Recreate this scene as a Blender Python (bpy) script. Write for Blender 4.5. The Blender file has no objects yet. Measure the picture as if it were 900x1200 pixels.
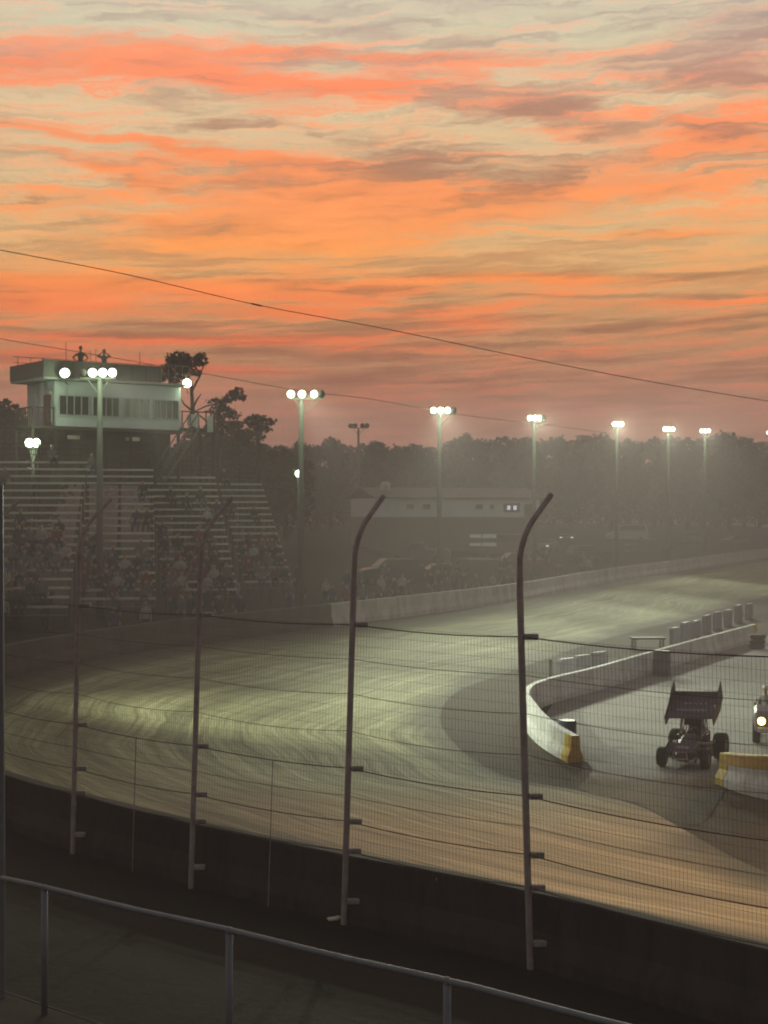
import bpy, bmesh, math, random
import numpy as np
from mathutils import Vector, Matrix, Quaternion
R = math.radians
rnd = random.Random(7)
scene = bpy.context.scene
col = scene.collection
EYE = 7.7
F = 1800.0

def at(px, py, d):
    """a point at distance d seen at a photograph position (used only to work out real places)"""
    return Vector(((px - 450) / F * d, d, EYE + (600 - py) / F * d))

# ------------------------------------------------------------------ materials
def s2l(c):
    return tuple(((v / 255) / 12.92 if v / 255 <= .04045 else ((v / 255 + .055) / 1.055) ** 2.4) for v in c)

def mat(name, color, rough=.8, metal=0, var=.18, scale=3.0, bump=0.0, emit=None, estr=0, stretch=None, spec=.3):
    m = bpy.data.materials.new(name); m.use_nodes = True
    nt = m.node_tree; b = nt.nodes['Principled BSDF']
    b.inputs['Roughness'].default_value = rough
    b.inputs['Metallic'].default_value = metal
    b.inputs['Specular IOR Level'].default_value = spec
    tc = nt.nodes.new('ShaderNodeTexCoord')
    mp = nt.nodes.new('ShaderNodeMapping'); nt.links.new(tc.outputs['Object'], mp.inputs[0])
    if stretch: mp.inputs['Scale'].default_value = stretch
    n = nt.nodes.new('ShaderNodeTexNoise'); n.inputs['Scale'].default_value = scale
    n.inputs['Detail'].default_value = 5; n.inputs['Roughness'].default_value = .65
    nt.links.new(mp.outputs[0], n.inputs['Vector'])
    cr = nt.nodes.new('ShaderNodeValToRGB')
    cr.color_ramp.elements[0].position = .28; cr.color_ramp.elements[1].position = .72
    lo = [c * (1 - var) for c in color]; hi = [min(1, c * (1 + var)) for c in color]
    cr.color_ramp.elements[0].color = (*lo, 1); cr.color_ramp.elements[1].color = (*hi, 1)
    nt.links.new(n.outputs['Fac'], cr.inputs[0]); nt.links.new(cr.outputs[0], b.inputs['Base Color'])
    if bump:
        bp = nt.nodes.new('ShaderNodeBump'); bp.inputs['Strength'].default_value = bump; bp.inputs['Distance'].default_value = .05
        nt.links.new(n.outputs['Fac'], bp.inputs['Height']); nt.links.new(bp.outputs[0], b.inputs['Normal'])
    if emit:
        b.inputs['Emission Color'].default_value = (*emit, 1); b.inputs['Emission Strength'].default_value = estr
        m.cycles.emission_sampling = 'NONE'
    return m

M = dict(
    concrete=mat('weathered_concrete', (.42, .43, .42), .9, var=.25, scale=1.2, bump=.3),
    whitewall=mat('white_painted_concrete', (.70, .74, .72), .7, var=.14, scale=1.5),
    yellow=mat('yellow_paint', (.55, .42, .06), .6, var=.2, scale=4),
    orange=mat('orange_paint', (.50, .31, .06), .6, var=.2, scale=4),
    steel=mat('galvanised_steel', (.22, .23, .23), .5, .4, var=.15, scale=6),
    rail=mat('galvanised_rail', (.22, .235, .25), .6, .1, var=.15, scale=6),
    darksteel=mat('rusty_dark_steel', (.40, .345, .31), .85, .0, var=.3, scale=5),
    wire=mat('dull_wire', (.06, .055, .05), .6, .3),
    cable=mat('black_cable', (.10, .075, .06), .7),
    pole=mat('grey_lamp_pole', (.15, .145, .135), .7, var=.15, scale=2),
    housing=mat('lamp_housing', (.05, .045, .04), .6, .2),
    lens=mat('lit_floodlight_lens', (.9, .9, .85), .3, emit=(.80, 1.0, .70), estr=9),
    lens_off=mat('unlit_floodlight_lens', (.12, .1, .09), .3),
    warmlens=mat('lit_headlight_lens', (.9, .8, .5), .3, emit=(1, .62, .12), estr=9),
    carlens=mat('lit_car_lamp', (.9, .9, .8), .3, emit=(1, .9, .62), estr=1.0),
    coollens=mat('lit_window', (.8, .8, .9), .3, emit=(.8, .82, 1), estr=.7),
    siding=mat('white_siding', (.60, .64, .66), .6, var=.06, scale=1.2, stretch=(1, 1, .3)),
    parapet=mat('grey_metal_parapet', (.17, .165, .155), .6, var=.12, scale=2, stretch=(4, 4, .5)),
    glass=mat('dark_window_glass', (.05, .045, .045), .3, 0, var=.4, scale=1.2, spec=.4),
    trim=mat('pale_window_trim', (.45, .47, .46), .6),
    wood=mat('dark_weathered_wood', (.08, .065, .055), .9, var=.3, scale=4, stretch=(1, 1, 6)),
    roof=mat('brown_metal_roof', (.08, .065, .06), .6, var=.2, scale=2),
    tan=mat('tan_cladding', (.13, .115, .10), .8, var=.15, scale=2),
    bench=mat('aluminium_bench', (.52, .49, .45), .45, .3, var=.1, scale=3),
    tread=mat('dull_footboard', (.15, .145, .135), .7, .2, var=.2, scale=3),
    frame=mat('stand_steel_frame', (.04, .04, .038), .9),
    bark=mat('pine_bark', (.055, .04, .03), .95, var=.35, scale=6, stretch=(3, 3, .6), bump=.5),
    leaf=mat('pine_needles', (.030, .036, .022), .8, var=.35, scale=1.5),
    leaf2=mat('oak_leaves', (.032, .038, .022), .8, var=.35, scale=1.5),
    tyre=mat('black_rubber', (.022, .021, .021), .85, var=.3, scale=8),
    rim=mat('black_rim', (.10, .10, .11), .4, .6),
    carbody=mat('dark_race_panel', (.06, .05, .058), .5, .0, var=.5, scale=2.2, spec=.3),
    wing=mat('dark_purple_wing', (.085, .066, .085), .55, .0, var=.35, scale=2, spec=.25),
    letter=mat('pale_lettering', (.36, .34, .38), .6, var=.4, scale=9),
    silver=mat('bare_metal', (.5, .5, .5), .3, .8),
    skin=mat('skin', (.38, .23, .16), .6, var=.08),
    hair=mat('dark_hair', (.03, .022, .018), .8),
    cloth_dark=mat('dark_cloth', (.04, .042, .05), .9),
    cloth_blue=mat('blue_cloth', (.06, .08, .14), .9),
    cloth_red=mat('red_cloth', (.16, .05, .045), .9),
    cloth_pale=mat('pale_cloth', (.32, .31, .29), .9),
    cloth_grey=mat('grey_cloth', (.13, .13, .13), .9),
    boardgrey=mat('lavender_grey_board', (.36, .36, .40), .7, var=.18, scale=2.5),
    blueplastic=mat('dark_blue_plastic', (.03, .04, .07), .5),
    greyplastic=mat('dark_grey_plastic', (.06, .06, .065), .6),
    litter=mat('pale_paper', (.6, .55, .45), .8),
    paint_black=mat('black_car_paint', (.03, .03, .033), .3, spec=.5),
    paint_blue=mat('navy_car_paint', (.03, .04, .08), .3, spec=.5),
    paint_red=mat('maroon_car_paint', (.12, .03, .028), .3, spec=.5),
    paint_grey=mat('grey_car_paint', (.13, .13, .13), .3, spec=.5),
    paint_white=mat('white_car_paint', (.5, .5, .5), .35, spec=.5),
    paint_tan=mat('tan_car_paint', (.20, .17, .13), .35, spec=.5),
    paint_green=mat('dark_green_paint', (.04, .06, .045), .35, spec=.5),
    mauve=mat('grey_mauve_panel', (.13, .11, .13), .5, spec=.4),
)

# ------------------------------------------------------------------ mesh helpers
class MB:
    def __init__(s): s.bm = bmesh.new()
    def box(s, c, size, rz=0, rx=0, ry=0, taper=None, bevel=0):
        r = bmesh.ops.create_cube(s.bm, size=1)
        vs = r['verts']
        for v in vs:
            k = 1
            if taper and v.co.z > 0: v.co.x *= taper[0]; v.co.y *= taper[1]
            v.co.x *= size[0]; v.co.y *= size[1]; v.co.z *= size[2]
        mtx = Matrix.Translation(Vector(c)) @ Matrix.Rotation(rz, 4, 'Z') @ Matrix.Rotation(ry, 4, 'Y') @ Matrix.Rotation(rx, 4, 'X')
        bmesh.ops.transform(s.bm, matrix=mtx, verts=vs)
        if bevel:
            es = list({e for v in vs for e in v.link_edges})
            bmesh.ops.bevel(s.bm, geom=es, offset=bevel, segments=2, affect='EDGES', profile=.5)
        return s
    def tube(s, pts, r, n=8, cap=True):
        pts = [Vector(p) for p in pts]
        rs = r if isinstance(r, (list, tuple)) else [r] * len(pts)
        rings = []
        up = None
        for i, p in enumerate(pts):
            if i == 0: d = pts[1] - p
            elif i == len(pts) - 1: d = p - pts[i - 1]
            else: d = (pts[i + 1] - p).normalized() + (p - pts[i - 1]).normalized()
            d.normalize()
            if up is None: up = Vector((0, 0, 1)) if abs(d.z) < .9 else Vector((1, 0, 0))
            a = d.cross(up).normalized(); b = a.cross(d).normalized(); up = b
            rings.append([s.bm.verts.new(p + (a * math.cos(2 * math.pi * k / n) + b * math.sin(2 * math.pi * k / n)) * rs[i]) for k in range(n)])
        for i in range(len(rings) - 1):
            for k in range(n):
                s.bm.faces.new((rings[i][k], rings[i][(k + 1) % n], rings[i + 1][(k + 1) % n], rings[i + 1][k]))
        if cap:
            s.bm.faces.new(rings[0][::-1]); s.bm.faces.new(rings[-1])
        return s
    def lathe(s, prof, c, axis, n=16):
        axis = Vector(axis).normalized(); c = Vector(c)
        up = Vector((0, 0, 1)) if abs(axis.z) < .9 else Vector((1, 0, 0))
        a = axis.cross(up).normalized(); b = axis.cross(a)
        rings = []
        for (t, r) in prof:
            rings.append([s.bm.verts.new(c + axis * t + (a * math.cos(2 * math.pi * k / n) + b * math.sin(2 * math.pi * k / n)) * max(r, .0005)) for k in range(n)])
        for i in range(len(rings) - 1):
            for k in range(n):
                s.bm.faces.new((rings[i][k], rings[i][(k + 1) % n], rings[i + 1][(k + 1) % n], rings[i + 1][k]))
        s.bm.faces.new(rings[0][::-1]); s.bm.faces.new(rings[-1])
        return s
    def prism(s, prof, w, mtx=Matrix.Identity(4), tw=None):
        """side profile (x,z) closed, extruded along y by w; tw(i) scales the half width at each profile point"""
        n = len(prof)
        L = [s.bm.verts.new(mtx @ Vector((p[0], -w / 2 * (tw[i] if tw else 1), p[1]))) for i, p in enumerate(prof)]
        Rr = [s.bm.verts.new(mtx @ Vector((p[0], w / 2 * (tw[i] if tw else 1), p[1]))) for i, p in enumerate(prof)]
        s.bm.faces.new(L); s.bm.faces.new(Rr[::-1])
        for i in range(n):
            s.bm.faces.new((L[i], Rr[i], Rr[(i + 1) % n], L[(i + 1) % n]))
        return s
    def build(s, name, m, parent=None, smooth=False, loc=None):
        bmesh.ops.recalc_face_normals(s.bm, faces=s.bm.faces)
        me = bpy.data.meshes.new(name); s.bm.to_mesh(me); s.bm.free()
        if isinstance(m, (list, tuple)):
            for q in m: me.materials.append(q)
        else: me.materials.append(m)
        if smooth:
            for p in me.polygons: p.use_smooth = True
        o = bpy.data.objects.new(name, me); col.objects.link(o)
        if parent: o.parent = parent
        if loc is not None: o.location = loc
        return o

def tag(o, label=None, cat=None, group=None, kind=None):
    if label: o['label'] = label
    if cat: o['category'] = cat
    if group: o['group'] = group
    if kind: o['kind'] = kind
    return o

def empty(name, loc=(0, 0, 0), rz=0, label=None, cat=None, group=None):
    o = bpy.data.objects.new(name, None); col.objects.link(o)
    o.location = loc; o.rotation_euler = (0, 0, rz); o.empty_display_size = .2
    return tag(o, label, cat, group)

def copy_tree(o, parent=None):
    c = o.copy(); col.objects.link(c); c.parent = parent
    for k in [x for x in bpy.data.objects if x.parent == o]:
        copy_tree(k, c)
    return c

# ------------------------------------------------------------------ plan curves
def catmull(pts, seg=14):
    P = [Vector((p[0], p[1], 0)) for p in pts]
    P = [P[0] * 2 - P[1]] + P + [P[-1] * 2 - P[-2]]
    out = []
    for i in range(1, len(P) - 2):
        for k in range(seg):
            t = k / seg
            a, b, c, d = P[i - 1], P[i], P[i + 1], P[i + 2]
            out.append(.5 * ((2 * b) + (-a + c) * t + (2 * a - 5 * b + 4 * c - d) * t * t + (-a + 3 * b - 3 * c + d) * t ** 3))
    out.append(P[-2])
    return out

def resample(pts, n):
    L = [0]
    for i in range(1, len(pts)): L.append(L[-1] + (pts[i] - pts[i - 1]).length)
    out = []; j = 0
    for k in range(n):
        s_ = L[-1] * k / (n - 1)
        while j < len(L) - 2 and L[j + 1] < s_: j += 1
        t = (s_ - L[j]) / max(1e-9, L[j + 1] - L[j])
        out.append(pts[j].lerp(pts[j + 1], t))
    return out, L[-1]

outer_ctrl = [(36, -14), (24, -1.5), (14, 9), (8, 15.1), (4.65, 18.6), (2, 21.5), (-.55, 23.7), (-3.1, 26), (-5.6, 28.6), (-7.8, 31.2), (-11, 36),
              (-13.8, 42.5), (-15.2, 50), (-14.0, 60), (-9.9, 71.5), (-1, 88), (9, 108), (18.4, 133), (32, 164), (52, 210), (80, 262), (110, 320)]
inner_ctrl = [(46, -2), (34, 8), (22, 18), (14, 25), (9.6, 29.8), (8.0, 33), (7.2, 37), (6.6, 40), (5.2, 42.3), (3.5, 44.5), (2.4, 50), (2.1, 57.5), (3.3, 66), (6.6, 75),
              (13.5, 93), (22.0, 111), (30, 129), (41, 150), (60, 190), (88, 243), (122, 312)]
NS = 300
outer, OL = resample(catmull(outer_ctrl), NS)
inner_raw, _ = resample(catmull(inner_ctrl), NS * 3)
# pair each outer point with an inner point that advances steadily
inner = []
j = 0
frac = []
for i, p in enumerate(outer):
    t = i / (NS - 1)
    best = min(range(j, min(j + 60, len(inner_raw))), key=lambda q: (inner_raw[q] - p).length)
    j = best; frac.append(best)
frac = np.array(frac, float)
ker = np.ones(31) / 31
fr = np.convolve(np.pad(frac, 15, mode='edge'), ker, mode='valid')
fr[0] = 0; fr = np.maximum.accumulate(fr)
for v in fr:
    a = int(v); t = v - a
    inner.append(inner_raw[a].lerp(inner_raw[min(a + 1, len(inner_raw) - 1)], t))

normals = []
for i in range(NS):
    d = (outer[min(i + 1, NS - 1)] - outer[max(i - 1, 0)]).normalized()
    normals.append(Vector((-d.y, d.x, 0)))

Z_IN, Z_OUT = .06, 1.5
def bank(v):  # 0 inner .. 1 outer
    return Z_IN + (Z_OUT - Z_IN) * (v ** 1.25)

def noise1(x, y):
    return math.sin(x * .31 + math.sin(y * .17) * 2) * .5 + math.sin(y * .41 + x * .11) * .5

prof_off = [(0, 1.38), (.6, 1.40), (1.6, 1.5), (3, 1.7), (5, 1.95), (8, 2.35), (10, 2.6), (14, 2.9), (20, 3.4), (28, 4.1), (40, 4.9), (60, 5.2), (100, 5.4), (200, 5.5), (450, 5.5), (1100, 5.5)]
def hill_z(off):
    for (a, za), (b, zb) in zip(prof_off, prof_off[1:]):
        if off <= b: return za + (zb - za) * (off - a) / (b - a)
    return 5.5
def outer_offset(x, y):
    p = Vector((x, y, 0))
    i = min(range(NS), key=lambda q: (outer[q] - p).length_squared)
    return max(0, (p - outer[i]).length)
def gz(x, y): return hill_z(outer_offset(x, y))

# ------------------------------------------------------------------ ground materials
def nodes(m): return m.node_tree.nodes, m.node_tree.links
def nn(nt, t, **kw):
    n = nt.nodes.new(t)
    for k, v in kw.items():
        if k.startswith('i_'):
            key = k[2:]; n.inputs[int(key) if key.isdigit() else key].default_value = v
        else: setattr(n, k, v)
    return n

def mixc(nt, f, a, b, bt='MIX'):
    m = nn(nt, 'ShaderNodeMix', data_type='RGBA', blend_type=bt)
    for s_, v in ((0, f), (6, a), (7, b)):
        if hasattr(v, 'is_linked') or isinstance(v, bpy.types.NodeSocket): nt.links.new(v, m.inputs[s_])
        elif s_ == 0: m.inputs[0].default_value = v
        else: m.inputs[s_].default_value = (*v, 1)
    return m.outputs[2]

def ramp(nt, f, stops, smooth=False):
    r = nn(nt, 'ShaderNodeValToRGB'); nt.links.new(f, r.inputs[0])
    el = r.color_ramp.elements
    while len(el) < len(stops): el.new(.5)
    for e, (p, c) in zip(el, stops):
        e.position = p; e.color = (*c, 1) if isinstance(c, (tuple, list)) else (c, c, c, 1)
    if smooth: r.color_ramp.interpolation = 'EASE'
    return r.outputs[0]

def mth(nt, op, a, b=None, clamp=False):
    m = nn(nt, 'ShaderNodeMath', operation=op, use_clamp=clamp)
    for i, v in enumerate((a, b)):
        if v is None: continue
        if isinstance(v, (int, float)): m.inputs[i].default_value = v
        else: nt.links.new(v, m.inputs[i])
    return m.outputs[0]

def noise(nt, vec, scale, detail=6, rough=.6, dist=0):
    n = nn(nt, 'ShaderNodeTexNoise'); n.inputs['Scale'].default_value = scale; n.inputs['Detail'].default_value = detail
    n.inputs['Roughness'].default_value = rough; n.inputs['Distortion'].default_value = dist
    nt.links.new(vec, n.inputs['Vector']); return n.outputs['Fac']

def mapping(nt, vec, scale=(1, 1, 1), loc=(0, 0, 0), rot=(0, 0, 0), vt='POINT'):
    m = nn(nt, 'ShaderNodeMapping', vector_type=vt); nt.links.new(vec, m.inputs[0])
    m.inputs['Location'].default_value = loc; m.inputs['Rotation'].default_value = rot; m.inputs['Scale'].default_value = scale
    return m.outputs[0]

def ground_mat(name, c1, c2, scale=.6, rough=.95, bump=.4, spec=.15):
    m = bpy.data.materials.new(name); m.use_nodes = True; nt = m.node_tree; b = nt.nodes['Principled BSDF']
    tc = nn(nt, 'ShaderNodeTexCoord')
    n1 = noise(nt, tc.outputs['Object'], scale, 7, .65); n2 = noise(nt, tc.outputs['Object'], scale * 9, 5, .7)
    f = mth(nt, 'ADD', mth(nt, 'MULTIPLY', n1, .65), mth(nt, 'MULTIPLY', n2, .35))
    nt.links.new(ramp(nt, f, [(.35, c1), (.65, c2)]), b.inputs['Base Color'])
    b.inputs['Roughness'].default_value = rough; b.inputs['Specular IOR Level'].default_value = spec
    bp = nn(nt, 'ShaderNodeBump'); bp.inputs['Strength'].default_value = bump; bp.inputs['Distance'].default_value = .08
    nt.links.new(n2, bp.inputs['Height']); nt.links.new(bp.outputs[0], b.inputs['Normal'])
    return m

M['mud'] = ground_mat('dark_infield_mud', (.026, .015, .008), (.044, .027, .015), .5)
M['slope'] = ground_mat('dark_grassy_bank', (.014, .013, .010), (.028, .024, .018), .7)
M['pit'] = ground_mat('worn_pit_asphalt', (.20, .19, .18), (.30, .29, .27), .35)
def pit_mat(m):
    nt = m.node_tree; b = nt.nodes['Principled BSDF']; src = b.inputs['Base Color'].links[0].from_socket
    tc = nn(nt, 'ShaderNodeTexCoord').outputs['Object']; sp_ = nn(nt, 'ShaderNodeSeparateXYZ'); nt.links.new(tc, sp_.inputs[0])
    nz = noise(nt, tc, .5, 6, .65)
    y = mth(nt, 'ADD', mth(nt, 'ADD', sp_.outputs[1], mth(nt, 'MULTIPLY', sp_.outputs[0], .15)), mth(nt, 'MULTIPLY', mth(nt, 'SUBTRACT', nz, .5), 5))
    mr = nn(nt, 'ShaderNodeMapRange', interpolation_type='SMOOTHSTEP'); nt.links.new(y, mr.inputs[0]); mr.inputs[1].default_value = 44.0; mr.inputs[2].default_value = 47.2
    cl = ramp(nt, nz, [(.35, (.085, .060, .036)), (.65, (.16, .115, .072))])
    c_ = mixc(nt, mr.outputs[0], cl, src)
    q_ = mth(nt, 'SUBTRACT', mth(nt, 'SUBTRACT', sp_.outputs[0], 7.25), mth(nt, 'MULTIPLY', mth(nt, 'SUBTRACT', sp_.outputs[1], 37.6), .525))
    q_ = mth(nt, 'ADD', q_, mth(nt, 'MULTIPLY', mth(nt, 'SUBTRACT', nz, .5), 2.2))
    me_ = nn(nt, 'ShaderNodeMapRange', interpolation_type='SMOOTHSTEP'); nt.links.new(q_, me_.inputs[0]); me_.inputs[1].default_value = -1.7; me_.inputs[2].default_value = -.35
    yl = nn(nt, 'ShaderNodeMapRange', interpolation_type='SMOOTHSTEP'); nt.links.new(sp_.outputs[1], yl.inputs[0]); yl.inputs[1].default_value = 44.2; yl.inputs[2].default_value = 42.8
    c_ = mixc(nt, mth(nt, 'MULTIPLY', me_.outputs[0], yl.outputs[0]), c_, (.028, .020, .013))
    nt.links.new(c_, b.inputs['Base Color'])
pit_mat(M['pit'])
M['base'] = ground_mat('distant_ground', (.04, .04, .025), (.07, .06, .04), .05)

def track_mat():
    m = bpy.data.materials.new('raced_clay'); m.use_nodes = True; nt = m.node_tree; b = nt.nodes['Principled BSDF']
    uv = nn(nt, 'ShaderNodeUVMap', uv_map='lane').outputs[0]      # x metres along the track, y metres across it
    tc = nn(nt, 'ShaderNodeTexCoord').outputs['Object']
    sep = nn(nt, 'ShaderNodeSeparateXYZ'); nt.links.new(uv, sep.inputs[0])
    sw = nn(nt, 'ShaderNodeSeparateXYZ'); nt.links.new(tc, sw.inputs[0])
    wob = noise(nt, tc, .09, 3, .5)
    uv2 = nn(nt, 'ShaderNodeUVMap', uv_map='inner').outputs[0]; s2_ = nn(nt, 'ShaderNodeSeparateXYZ'); nt.links.new(uv2, s2_.inputs[0]); UVI = s2_.outputs[1]
    # lanes curve a little across the track
    comb = nn(nt, 'ShaderNodeCombineXYZ')
    nt.links.new(sep.outputs[0], comb.inputs[0])
    nt.links.new(mth(nt, 'ADD', sep.outputs[1], mth(nt, 'MULTIPLY', wob, 3.0)), comb.inputs[1])
    v = comb.outputs[0]
    st1 = noise(nt, mapping(nt, v, (.035, .55, 1)), 1.0, 6, .62, .4)
    st2 = noise(nt, mapping(nt, v, (.06, 2.2, 1), (9, 3, 0)), 1.0, 6, .7, .15)
    st3 = noise(nt, mapping(nt, v, (.35, 8.0, 1), (4, 1, 0)), 1.0, 5, .7, .1)
    pat = noise(nt, mapping(nt, tc, (1, 1, 1), (3, 7, 0)), .16, 5, .6)
    s_ = mth(nt, 'ADD', mth(nt, 'MULTIPLY', st1, .34), mth(nt, 'ADD', mth(nt, 'MULTIPLY', st2, .34), mth(nt, 'ADD', mth(nt, 'MULTIPLY', st3, .24), mth(nt, 'MULTIPLY', pat, .14))))
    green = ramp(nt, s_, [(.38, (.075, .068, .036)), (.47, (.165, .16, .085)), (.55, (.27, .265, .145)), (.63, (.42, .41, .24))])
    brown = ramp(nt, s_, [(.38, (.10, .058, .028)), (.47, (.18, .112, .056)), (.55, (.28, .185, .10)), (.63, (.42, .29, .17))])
    # brown clay at the near end, lamp-green tint painted into the clay beyond
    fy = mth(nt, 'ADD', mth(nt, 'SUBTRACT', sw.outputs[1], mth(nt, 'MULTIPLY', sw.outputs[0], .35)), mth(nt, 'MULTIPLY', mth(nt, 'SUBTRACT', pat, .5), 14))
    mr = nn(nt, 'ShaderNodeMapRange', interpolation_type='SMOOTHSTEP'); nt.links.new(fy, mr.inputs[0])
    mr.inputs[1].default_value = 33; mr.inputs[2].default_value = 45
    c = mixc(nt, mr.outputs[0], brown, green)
    # narrow tyre grooves that follow the lanes
    g4 = noise(nt, mapping(nt, v, (.018, 2.2, 1), (2, 8, 0)), 1.0, 4, .6, .15)
    gl = mth(nt, 'ABSOLUTE', mth(nt, 'SUBTRACT', g4, .5))
    gr_ = nn(nt, 'ShaderNodeMapRange', interpolation_type='SMOOTHSTEP'); nt.links.new(gl, gr_.inputs[0]); gr_.inputs[1].default_value = .03; gr_.inputs[2].default_value = .004; gr_.inputs[4].default_value = .5
    c = mixc(nt, gr_.outputs[0], c, (.07, .058, .036))
    cl_ = noise(nt, tc, 3.2, 6, .75)
    c = mixc(nt, ramp(nt, cl_, [(.56, 0.0), (.70, .45)]), c, (.08, .064, .04))
    # darker band along the outer wall past the near end, dark damp lip at the bottom
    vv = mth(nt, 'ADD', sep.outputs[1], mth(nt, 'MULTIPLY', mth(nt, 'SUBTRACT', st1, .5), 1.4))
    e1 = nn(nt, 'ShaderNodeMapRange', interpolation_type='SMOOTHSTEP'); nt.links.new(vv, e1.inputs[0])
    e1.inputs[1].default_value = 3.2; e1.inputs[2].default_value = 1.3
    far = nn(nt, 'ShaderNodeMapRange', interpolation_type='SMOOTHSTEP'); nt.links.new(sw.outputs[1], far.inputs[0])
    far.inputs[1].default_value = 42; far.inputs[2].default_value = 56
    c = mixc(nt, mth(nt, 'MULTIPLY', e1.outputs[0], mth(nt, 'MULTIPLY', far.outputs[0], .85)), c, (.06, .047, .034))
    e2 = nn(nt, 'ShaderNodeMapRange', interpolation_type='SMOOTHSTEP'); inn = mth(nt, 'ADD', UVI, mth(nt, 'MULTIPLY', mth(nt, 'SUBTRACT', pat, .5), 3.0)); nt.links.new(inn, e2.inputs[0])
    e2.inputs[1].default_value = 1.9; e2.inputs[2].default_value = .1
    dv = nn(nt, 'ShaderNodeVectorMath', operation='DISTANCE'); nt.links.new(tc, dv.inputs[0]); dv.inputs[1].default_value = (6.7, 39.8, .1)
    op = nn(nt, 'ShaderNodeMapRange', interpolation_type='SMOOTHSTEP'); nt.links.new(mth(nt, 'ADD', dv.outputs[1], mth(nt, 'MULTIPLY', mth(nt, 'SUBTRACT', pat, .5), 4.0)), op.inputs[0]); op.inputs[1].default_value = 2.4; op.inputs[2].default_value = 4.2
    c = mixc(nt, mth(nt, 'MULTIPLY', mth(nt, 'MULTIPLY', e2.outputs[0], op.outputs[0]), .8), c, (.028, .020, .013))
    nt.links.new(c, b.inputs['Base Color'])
    b.inputs['Roughness'].default_value = .9; b.inputs['Specular IOR Level'].default_value = .2
    bp = nn(nt, 'ShaderNodeBump'); bp.inputs['Strength'].default_value = .5; bp.inputs['Distance'].default_value = .08
    nt.links.new(s_, bp.inputs['Height']); nt.links.new(bp.outputs[0], b.inputs['Normal'])
    return m
M['track'] = track_mat()

# ------------------------------------------------------------------ setting
def sheet(name, verts, faces, m, uv=None, uv2=None):
    me = bpy.data.meshes.new(name); me.from_pydata([tuple(v) for v in verts], [], faces); me.update()
    me.materials.append(m)
    if uv:
        l = me.uv_layers.new(name='lane')
        for lp in me.loops: l.data[lp.index].uv = uv[lp.vertex_index]
    if uv2:
        l = me.uv_layers.new(name='inner')
        for lp in me.loops: l.data[lp.index].uv = uv2[lp.vertex_index]
    for p in me.polygons: p.use_smooth = True
    o = bpy.data.objects.new(name, me); col.objects.link(o)
    return tag(o, kind='structure')

sheet('ground', [(-1200, -1200, -.5), (1200, -1200, -.5), (1200, 1200, -.5), (-1200, 1200, -.5)], [(0, 1, 2, 3)], M['base'])

NV = 22
vs, fs, uvs, uvi = [], [], [], []
for i in range(NS):
    for k in range(NV + 1):
        v = k / NV
        p = inner[i].lerp(outer[i], v)
        w = (outer[i] - inner[i]).length
        vs.append((p.x, p.y, bank(v) + .012 * noise1(i * .9, k * 2.1)))
        uvs.append((OL * i / (NS - 1), w * (1 - v))); uvi.append((0, w * v))
for i in range(NS - 1):
    for k in range(NV):
        a = i * (NV + 1) + k
        fs.append((a, a + 1, a + NV + 2, a + NV + 1))
sheet('track', vs, fs, M['track'], uvs, uvi)

vs, fs = [], []
for i in range(NS):
    for (off, z) in prof_off:
        p = outer[i] + normals[i] * (off + .0)
        vs.append((p.x, p.y, z + (.05 * noise1(p.x, p.y) if 1 < off < 300 else 0)))
n = len(prof_off)
for i in range(NS - 1):
    for k in range(n - 1):
        a = i * n + k
        fs.append((a, a + 1, a + n + 1, a + n))
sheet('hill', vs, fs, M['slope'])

# infield: from the inner edge of the track to a far rim, gently rough
vs, fs = [], []
cen = Vector((420, 60, 0))
steps = [0, .004, .01, .02, .04, .08, .16, .4, 1]
for i in range(NS):
    for t in steps:
        p = inner[i].lerp(cen, t)
        vs.append((p.x, p.y, Z_IN + .0 - .02 * (t > 0) ))
n = len(steps)
for i in range(NS - 1):
    for k in range(n - 1):
        a = i * n + k
        fs.append((a, a + 1, a + n + 1, a + n))
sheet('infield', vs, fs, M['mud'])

# pit road surface
pit_ctrl = [(5.9, 57), (5.7, 52.5), (6.0, 48.5), (6.2, 46.0), (5.9, 44.2), (5.45, 42.3), (6.7, 40.1), (7.25, 37.6), (7.9, 37.9), (8.7, 40.2), (9.5, 42.4), (10.4, 43.6)]
pj = random.Random(11)
pit = [(p.x + pj.uniform(-.03, .03), p.y + pj.uniform(-.03, .03)) for p in catmull(pit_ctrl, 10)]
pit += [(14, 40), (20, 35), (60, 0), (300, 0), (300, 330), (140, 330), (98, 243), (70, 190), (48, 150), (33, 115), (21.9, 90.7), (16.6, 80.9), (12.6, 73.1), (9.2, 66), (6.8, 61.5)]
bm = bmesh.new()
f = bm.faces.new([bm.verts.new((x, y, .062)) for x, y in pit])
bmesh.ops.triangulate(bm, faces=[f])
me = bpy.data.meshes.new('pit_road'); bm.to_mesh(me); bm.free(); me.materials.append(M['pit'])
o = bpy.data.objects.new('pit_road', me); col.objects.link(o); tag(o, kind='structure')
for p in me.polygons:
    if p.normal.z < 0: me.flip_normals(); break

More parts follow.
